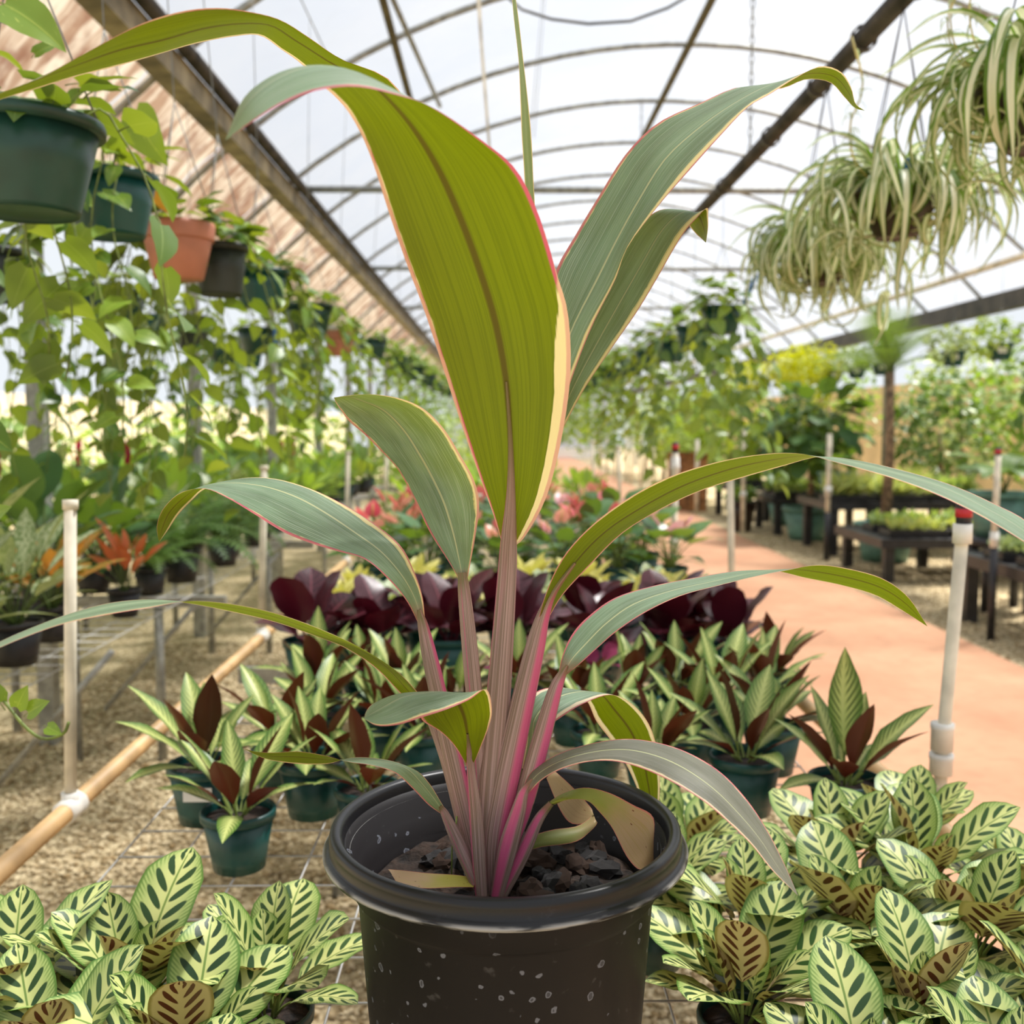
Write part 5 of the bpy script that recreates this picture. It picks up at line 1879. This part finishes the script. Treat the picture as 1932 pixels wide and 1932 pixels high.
# ------------------------------------------------------------------ spider plants and baskets on the right pipe
def ribbon(L, W, e0, e1, seed, curl=0.0):
    r = random.Random(seed)
    nv = 14
    v, f, uv = [], [], []
    y = z = x = 0.0
    for j in range(nv + 1):
        t = j / nv
        e = math.radians(e0 + (e1 - e0) * min(1, t * 1.35) ** .85)
        w = W / 2 * float(np.interp(t, [0, .1, .4, .75, 1], [.6, .9, 1, .7, 0.02]))
        for i, u in enumerate((-1, -.5, 0, .5, 1)):
            up = .5 * abs(u) * w
            v.append((x + u * w, y - math.sin(e) * up, z + math.cos(e) * up))
            uv.append((i / 4, t))
        y += math.cos(e) * L / nv
        z += math.sin(e) * L / nv
        x += math.sin(t * 3 + seed) * curl * L / nv
    for j in range(nv):
        for i in range(4):
            a = j * 5 + i
            f.append([a, a + 1, a + 6, a + 5])
    return mesh('ribbon_leaf', v, f, MAT_SPIDER, uv)


RIB = [ribbon(.34, .028, 50, -80, 1, .1), ribbon(.40, .029, 62, -95, 2, -.1), ribbon(.44, .028, 70, -100, 3, .2), ribbon(.37, .026, 40, -110, 4, .15), ribbon(.32, .027, 80, -40, 5, -.2), ribbon(.48, .030, 72, -170, 6, .1), ribbon(.40, .028, 30, -85, 7, -.25), ribbon(.46, .028, 66, -210, 8, .2)]
MAT_RUN = plain('pale_runner', (206, 190, 120), .6, 0, .1)


def spider(pos, seed, label, n=120, s=1.0, tagc=True, runners=2):
    n = int(n * 1.3)
    rnd = random.Random(seed)
    h = .13
    t = thing('spider_plant', T(pos[0], pos[1], pos[2] - h), label, 'hanging plant', 'spider plants on the hung pipe')
    sp = list(POTS['brown'])
    sp.append(('hanger', hanger(.125, h, max(.3, PZ - .03 - pos[2]), max(.3, PZ - .03 - pos[2]) + .02, 4, .0018, MAT_DARKPIPE), None))
    for i in range(n):
        a = i * 2.39996 + rnd.uniform(-.4, .4)
        rr = rnd.uniform(.01, .10)
        M = T(rr * math.cos(a + math.pi / 2), rr * math.sin(a + math.pi / 2), h + rnd.uniform(-.01, .02)) @ RZ(a) @ Matrix.Rotation(rnd.uniform(-.3, .3), 4, 'Y') @ Matrix.Rotation(rnd.uniform(-.35, .35), 4, 'X') @ Matrix.Scale(rnd.uniform(.6, 1.18) * s, 4)
        sp.append(('leaf', rnd.choice(RIB), M))
    for k in range(16):
        a = rnd.uniform(0, 6.283)
        z0 = h - rnd.uniform(.05, .2)
        o = Vector((math.cos(a), math.sin(a), 0)) * rnd.uniform(.15, .24)
        M = T(o.x, o.y, z0) @ RZ(rnd.uniform(0, 6.28)) @ Matrix.Rotation(rnd.uniform(-.8, .2), 4, 'X') @ Matrix.Scale(rnd.uniform(.5, .8), 4)
        sp.append(('leaf', rnd.choice(RIB), M))
    for k in range(runners):
        a = rnd.uniform(2.6, 4.2)
        o = Vector((math.cos(a), math.sin(a), 0))
        pts = [o * .05 + Vector((0, 0, h)), o * .16 + Vector((0, 0, h + .06)), o * .20 + Vector((.01, 0, h + .16)), o * .17 + Vector((.02, 0, h + .27)), o * .19 + Vector((0, 0, h + .40))]
        C = crom([tuple(p_) for p_ in pts], 14)
        ch = [('plantlet_leaf', RIB[j % 3], basis(C[5 + j % 8], (rnd.uniform(-1, 1), rnd.uniform(-1, 1), rnd.uniform(-.2, .8)), (0, 0, 1), .14)) for j in range(14)]
        sp.append(('runner', MB().tube(C, .002, 5).mesh('runner', MAT_RUN), None, ch))
    if tagc:
        sp.append(('plant_tag', MB().box(0, 0, 0, .02, .003, .09).mesh('plant_tag', MAT_BLUE, False), T(-.02, -.12, h + .02)))
        sp.append(('price_label', MB().box(0, 0, 0, .04, .002, .03).mesh('price_label', MAT_TAG, False), T(.07, -.108, h - .05) @ RZ(.5)))
    spawn(sp, t)


spider((PX + .02, 2.26, 2.12), 31, 'spider plant in a brown pot with long white-striped leaves, first on the hung pipe', 120, 1.05, False, 3)
spider((PX, 2.98, 2.06), 32, 'spider plant in a brown pot with a blue tag and white label', 120, 1.0, True, 2)
spider((PX, 3.66, 2.02), 33, 'loose full spider plant next to the green hanging baskets', 130, 1.0, True, 0)
GR_ = 'green hanging baskets on the hung pipe'
for i, (y, z, lb) in enumerate(((5.3, 2.0, 'green hanging basket of pothos with a long blue tag'), (6.05, 1.97, 'green hanging basket of pothos second after the spider plants'), (6.85, 1.95, 'green hanging basket of pothos third after the spider plants'),
                               (7.8, 1.95, 'green hanging basket of pothos fourth after the spider plants'), (8.9, 1.95, 'green hanging basket of pothos fifth after the spider plants'))):
    ex = []
    if i == 0:
        ex.append(('tag_stick', MB().box(0, 0, 0, .022, .004, .16).mesh('tag_stick', MAT_BLUE, False), T(.13, -.06, .22) @ Matrix.Rotation(.4, 4, 'Y')))
    basket(Vector((PX, y, z)), 'dgreen', 1000 + i, 9, (.3, .95), 38, lb, GR_, HEART, reach=PZ - .028 - z, extra=ex, ls=(.85, 1.3), up=.14)
for i, y in enumerate((10.2, 11.7, 13.4, 15.4, 17.8, 20.5, 24)):
    q = Vector((PX, y, 1.95))
    mt = (CL_GREEN, CL_BRIGHT)[i % 2]
    t = thing('hanging_basket', T(q.x, q.y, q.z - .14), 'far green hanging basket trailing leaves above the walkway', 'hanging plant', GR_)
    spawn(POTS['dgreen'] + [('hanger', hanger(.105, .14, .3, PZ - .028 - 1.95), None), ('foliage', cloud('foliage', np.vstack([ell_pts(130, (0, 0, .22), (.24, .24, .14), i), ell_pts(260, (0, 0, -.25), (.26, .26, .55), i + 9)]), .11, mt, i + 70), None, None, 'stuff')], t)

# ------------------------------------------------------------------ right side: small pots on the side rail
RAILP = arc_pt(3.0, 0, AR - .05)
for i, (y, mt, lb) in enumerate(((8.7, CL_BRIGHT, 'green hanging pot with bright fern-like leaves on the side rail'), (9.6, CL_SILV, 'green hanging pot with pale leaves and a white label'), (11.4, CL_GREEN, 'green hanging pot of small leaves on the side rail'), (12.2, CL_SILV, 'green hanging pot with a white label before the lime plant'),
                                 (13.0, CL_LIME, 'lime yellow cascading plant in a green hanging pot'), (13.8, CL_LIME, 'lime yellow mound in a green hanging pot'), (15, CL_BRIGHT, 'green hanging pot of bright leaves behind the lime plants'), (16.5, CL_LIME, 'small lime yellow hanging plant far down the rail'))):
    q = Vector((RAILP.x, y, 2.08))
    t = thing('hanging_pot', T(q.x, q.y, q.z - .14), lb, 'hanging plant', 'hanging pots on the side rail')
    pts = ell_pts(170, (-.06, 0, .22), (.22, .3, .17), i + 3)
    if mt is CL_LIME:
        pts = np.vstack([ell_pts(520, (-.27, 0, .24), (.42, .38, .26), i), ell_pts(300 if y < 13.5 else 60, (-.2, 0, -.35), (.18, .2, .6), i + 9)])
    spawn(POTS['dgreen'] + [('hanger', hanger(.105, .14, .3, RAILP.z - .03 - 2.08), None), ('price_label', MB().box(-.03, -.1, .08, .07, .003, .05).mesh('price_label', MAT_TAG, False), None), ('foliage', cloud('foliage', pts, .10, mt, i + 170), None, None, 'stuff')], t)


# ------------------------------------------------------------------ black tables with trays
def table(x0, x1, y0, y1, z, label):
    t = thing('plastic_table', T((x0 + x1) / 2, (y0 + y1) / 2, 0), label, 'table', 'black plastic display tables')
    w, l = x1 - x0, y1 - y0
    fr = MB().box(0, -l / 2 + .02, z - .04, w, .04, .08).box(0, l / 2 - .02, z - .04, w, .04, .08).box(-w / 2 + .02, 0, z - .04, .04, l - .08, .08).box(w / 2 - .02, 0, z - .04, .04, l - .08, .08)
    ob('frame', fr.mesh('frame', MAT_BENCHPL, False), t)
    n = int((w - .08) / .11)
    sl = MB().box(0, 0, z - .02, .085, l - .085, .03).mesh('slat', MAT_BENCHPL, False)
    for i in range(n):
        ob('slat', sl, t, T(-w / 2 + .1 + (w - .2) * i / (n - 1), 0, 0))
    lg = MB().box(0, 0, (z - .08) / 2, .085, .085, z - .08).mesh('leg', MAT_BENCHPL, False)
    for x in (-w / 2 + .1, 0, w / 2 - .1):
        for y in (-l / 2 + .1, l / 2 - .1):
            ob('leg', lg, t, T(x, y, 0))
    return t


def tray(x, y, z, label, mat, hgt, n, sz, w=.52, l=.27, asp=.5, group='seedling trays'):
    t = thing('seedling_tray', T(x, y, z), label, 'tray', group)
    b = MB().box(0, 0, .006, w, l, .01).box(0, -l / 2, .03, w, .012, .06).box(0, l / 2, .03, w, .012, .06).box(-w / 2, 0, .03, .012, l, .06).box(w / 2, 0, .03, .012, l, .06)
    ob('tray', b.mesh('tray', MAT_BLACKPL, False), t)
    ob('soil', MB().box(0, 0, .035, w - .02, l - .02, .03).mesh('tray_soil', MAT_SOIL, False), t)
    rr = np.random.RandomState(int(x * 100 + y * 10))
    pts = np.stack([rr.uniform(-w / 2 + .02, w / 2 - .02, n), rr.uniform(-l / 2 + .02, l / 2 - .02, n), .05 + hgt * rr.uniform(0, 1, n)], 1)
    o = ob('foliage', cloud('tray_foliage', pts, sz, mat, int(y * 7), -1.5, asp, (.35, 1.45)), t)
    o['kind'] = 'stuff'


table(3.24, 4.7, 6.0, 7.25, .50, 'black plastic table beside the riser with the black sleeve')
table(3.32, 5.0, 8.8, 10.05, .40, 'low black plastic table carrying the pale seedling tray')
table(3.45, 5.1, 10.7, 11.8, .58, 'black plastic table with tufts of yellow grass')
table(3.42, 4.85, 12.75, 13.9, .48, 'black plastic table carrying low green plants')
table(3.3, 4.42, 14.6, 15.9, .52, 'black plastic table farthest along the walkway')
for x, y in ((3.72, 9.1), (4.28, 9.1)):
    tray(x, y, .40, 'black tray of pale yellow green seedlings', CL_GRASS, .07, 260, .07)
for x, y in ((3.75, 9.6), (4.4, 9.65)):
    tray(x, y, .40, 'black tray of small green seedlings on the low table', CL_SEED, .08, 240, .08)
for x, y in ((3.75, 10.95), (4.3, 10.95), (4.5, 11.5)):
    tray(x, y, .58, 'black tray of spiky yellow grass tufts', CL_GRASS, .05, 300, .26, asp=.08)
tray(4.85, 10.95, .58, 'black tray of cream leaved plants', CL_SEED, .15, 180, .12)
for x, y in ((3.75, 13.0), (4.35, 13.0), (3.78, 13.5), (4.45, 13.5)):
    tray(x, y, .48, 'black tray of low green plants on the far table', CL_SEED, .12, 220, .10)
for x, y in ((3.6, 14.9), (4.13, 14.9), (3.7, 15.5)):
    tray(x, y, .52, 'black tray of bright green plants on the farthest table', CL_BRIGHT, .16, 240, .12)
for x, y in ((3.5, 6.3), (3.5, 6.75)):
    tray(x, y, .50, 'black tray of silvery succulents on the nearest table', CL_SILV, .05, 200, .07, .4, .27)
for x, y in ((4.05, 6.35), (4.15, 6.8)):
    tray(x, y, .50, 'black tray of grey green seedlings on the nearest table', CL_SILV, .06, 200, .08, .5, .3)

# big teal pots and the plants in them
BIGPOT = pot_meshes(.30, .22, .40, MAT_TEALPOT, .04, 32)
BIGLEAF = [pleaf('broad_leaf', [MAT_MID, MAT_STEMDK], .28, .42, .34, 70, 20, -50, 'heart', 10, 8, .08, .05, .008, 1), pleaf('broad_leaf', [MAT_MID, MAT_STEMDK], .34, .42, .34, 80, 40, -20, 'heart', 10, 8, .08, .05, .008, 2)]
q = on_plane(1880, 985, .45)
PB1 = (4.05, 8.25, 0)


def stand(p, h, r, label):
    t = thing('plant_stand', T(*p), label, 'stand', 'black plant stands')
    ob('top', MB().lathe([(0, h - .05), (r, h - .05), (r, h), (0, h)], 24).mesh('stand_top', MAT_BENCHPL), t)
    lg = MB().tube([(0, 0, 0), (0, 0, h - .05)], .035, 8).mesh('leg', MAT_BENCHPL)
    for a in (.6, 2.2, 3.8, 5.4):
        ob('leg', lg, t, T(r * .75 * math.cos(a), r * .75 * math.sin(a), 0))


for (x, y, h, sc, n, lb) in ((3.78, 7.62, .55, 1.0, 7, 'large faded teal pot with broad heart-shaped leaves'), (3.80, 11.47, 0, 1.0, 6, 'faded teal pot of broad leaves behind the grass trays')):
    z = (h if h else .58) + .001
    if h:
        stand((x, y, 0), h, .28, 'round black stand under the large teal pot')
    put('broad_leaf_plant', plant_spec(BIGPOT, .38, BIGLEAF, n, random.Random(int(x * 10)), 14, .7, 1.0), (x, y, z), lb, 'teal potted plants', s=.85 if h else .7, rz=2.2)

# trees and tall plants on the right
TREELEAF = [pleaf('tree_leaf', [MAT_DARK, MAT_STEMDK], .12, .26, .20, 20, -10, -60, 'round', 7, 6, .1, .08, .004, 1), pleaf('tree_leaf', [MAT_DARK, MAT_STEMDK], .14, .24, .18, 40, 10, -30, 'round', 7, 6, .1, .08, .004, 2)]


def tree(p, h, rad, n, leaves, label, seed, trunk_r=.04, tub=True, s=(.8, 1.2), cl=None, cn=500, csz=.14):
    rnd = random.Random(seed)
    t = thing('tree', T(*p), label, 'tree', 'tall plants on the right')
    sp = list(BIGPOT) if tub else []
    z0 = .34 if tub else 0
    sp.append(('trunk', MB().tube([(0, 0, z0), (.03, .0, h * .5), (0, .02, h + rad[2] * .3)], [trunk_r, trunk_r * .8, trunk_r * .4], 8).mesh('trunk', MAT_TRUNK), None))
    pts = ell_pts(n, (0, 0, h), rad, seed)
    for q_ in pts:
        o = Vector((q_[0], q_[1], (q_[2] - h) * .6)).normalized()
        sp.append(('leaf', rnd.choice(leaves), basis(q_, o + Vector((rnd.uniform(-.6, .6), rnd.uniform(-.6, .6), rnd.uniform(-.8, .2))), o * .5 + Vector((0, 0, 1)), rnd.uniform(*s))))
    if cl:
        sp.append(('foliage', cloud('foliage', ell_pts(cn, (0, 0, h), rad, seed + 1), csz, cl, seed), None, None, 'stuff'))
    spawn(sp, t)


tree((3.74, 12.3, 0), 1.30, (.48, .32, .36), 90, TREELEAF, 'dark broad-leaved tree in a tub behind the tables', 21, .05, True, (.9, 1.4), CL_DARK, 240, .2)
tree((5.35, 9.4, 0), 1.75, (.55, .5, .6), 40, TREELEAF, 'slender trunked tree with small speckled foliage', 22, .045, True, (.5, .8), CL_SILV, 800, .12)
tree((4.05, 14.25, 0), 1.35, (.35, .35, .5), 30, TREELEAF, 'narrow dark plant beside the lime cascade', 23, .03, True, (.5, .8), CL_DARK, 300, .16)
for i, (x, y, h, r_, mt, lb) in enumerate(((3.9, 17.35, 1.4, .75, CL_GREEN, 'dense mid green bush past the black tables'), (3.66, 18.95, 1.35, .8, CL_GREEN, 'dense mid green bush past the black tables'), (5.6, 13.0, 1.3, .7, CL_DARK, 'dark bush behind the far table'), (4.05, 21.5, 1.3, .8, CL_BRIGHT, 'yellow green bush along the far walkway'), (4.1, 25.5, 1.35, .9, CL_BRIGHT, 'yellow green bush along the far walkway'), (4.05, 28.4, 1.4, 1.0, CL_SILV, 'pale bush at the far end of the walkway'),
                                          (6.1, 11.4, 1.6, .8, CL_GREEN, 'tall green shrub against the side gutter'), (6.3, 8.3, 1.3, .6, CL_GREEN, 'leafy shrub by the side column'), (6.4, 14.2, 1.7, .8, CL_SILV, 'pale leaved shrub by the side gutter'), (5.6, 17.5, 1.8, .9, CL_GREEN, 'tall green shrub far along the side'), (5.6, 7.4, 1.0, .5, CL_DARK, 'low dark shrub beyond the nearest table'))):
    t = thing('bush', T(x, y, 0), lb, 'bush', 'bushes on the right')
    ob('stem', MB().tube([(0, 0, 0), (.04, .02, h * .6), (0, 0, h)], [.05, .035, .02], 6).mesh('stem', MAT_TRUNK), t)
    o = ob('foliage', cloud('foliage', ell_pts(800, (0, 0, h), (r_, r_, h * .62), 80 + i), .17, mt, 90 + i), t)
    o['kind'] = 'stuff'


# palm
def palm_frond(L, e0, e1, seed):
    mb_ = MB()
    n = 30
    y = z = 0
    pts = []
    for i in range(n + 1):
        e = math.radians(e0 + (e1 - e0) * (i / n))
        pts.append(Vector((0, y, z)))
        y += math.cos(e) * L / n; z += math.sin(e) * L / n
    mb_.tube(pts, [.008 * (1 - .8 * i / n) for i in range(n + 1)], 4, 1)
    for i in range(5, n):
        w = .26 * math.sin(math.pi * ((i - 3) / (n - 2)) ** .8) + .05
        t = (pts[i] - pts[i - 1]).normalized()
        for s_ in (-1, 1):
            tip = pts[i] + Vector((s_ * w, 0, -.25 * w)) + t * w * .8
            b = len(mb_.v)
            mb_.v += [pts[i] - t * .005, pts[i] + t * .007, tip]
            mb_.uv += [(0, 0), (1, 0), (.5, 1)]
            mb_.f.append([b, b + 1, b + 2] if s_ < 0 else [b, b + 2, b + 1]); mb_.mi.append(0)
    return mb_.mesh('palm_frond', [MAT_MID, MAT_STEMDK])


t = thing('palm', T(3.95, 10.38, 0), 'palm with fine arching fronds reaching up to the side rail', 'tree', 'tall plants on the right')
pf = [palm_frond(.80, 86, 56, 1), palm_frond(.85, 72, 5, 2), palm_frond(.8, 52, -30, 3)]
spp = list(BIGPOT) + [('trunk', MB().tube([(0, 0, .3), (.02, 0, 1.1), (0, 0, 1.92)], [.06, .05, .045], 8).mesh('palm_trunk', MAT_TRUNK), None)]
for i in range(16):
    spp.append(('frond', pf[i % 3], T(0, 0, 1.89) @ RZ(i * 2.4 + R.uniform(-.2, .2)) @ Matrix.Scale(R.uniform(.8, 1.1), 4)))
spawn(spp, t)

# wooden planter and brown pot by the far tables
t = thing('wooden_planter', T(3.05, 16.6, 0), 'brown wooden planter box standing by the far walkway', 'planter')
ob('box', MB().box(0, 0, .45, .55, .55, .9).mesh('planter_box', MAT_WOOD, False), t)
ob('rim', MB().box(0, -.28, .92, .62, .06, .06).box(0, .28, .92, .62, .06, .06).box(-.28, 0, .92, .06, .5, .06).box(.28, 0, .92, .06, .5, .06).mesh('planter_rim', MAT_WOOD, False), t)
ob('foliage', cloud('foliage', ell_pts(300, (0, 0, 1.15), (.5, .5, .35), 5), .15, CL_BRIGHT, 5), t)['kind'] = 'stuff'
put('brown_pot', hanging_pot(.2, .13, .4, MAT_BROWNPOT, .04) + [('foliage', cloud('foliage', ell_pts(120, (-.02, 0, .5), (.15, .2, .14), 6), .12, CL_GREEN, 6), None, None, 'stuff')], (3.17, 13.35, 0), 'tall tapered brown pot at the end of the far table', None)

# hanging strap under the film
t = thing('hanging_strap', T(0, 0, 0), 'pale strap hanging down from the roof hoops', 'strap')
ob('strap', MB().strip([at(899, -10, 5.6), at(905, 80, 5.6), at(912, 170, 5.6), at(921, 280, 5.6)], [at(906, -10, 5.6), at(911, 80, 5.61), at(918, 170, 5.6), at(926, 280, 5.6)]).mesh('strap', MAT_AGEDPVC), t)
t = thing('hanging_wires', T(0, 0, 0), 'pair of thin straight wires hanging from the ridge', 'wire')
for dx in (0, 8):
    ob('wire', MB().tube([at(1024 + dx * .6, -10, 5.75), at(1000 + dx, 260, 5.75)], .0016, 4).mesh('wire', MAT_HWIRE), t)


# ------------------------------------------------------------------ labels: look-alikes are told apart by counting along the house
same = {}
for o in COL.objects:
    if o.parent is None and 'label' in o:
        same.setdefault(o['label'], []).append(o)
for lb, os_ in same.items():
    if len(os_) < 2:
        continue
    os_.sort(key=lambda o: (o.location - main.location).length)
    for n_, o in enumerate(os_):
        o['label'] = '%s, %s counting from the black pot' % (lb, ORD[n_] if n_ < len(ORD) else 'number %d' % (n_ + 1))
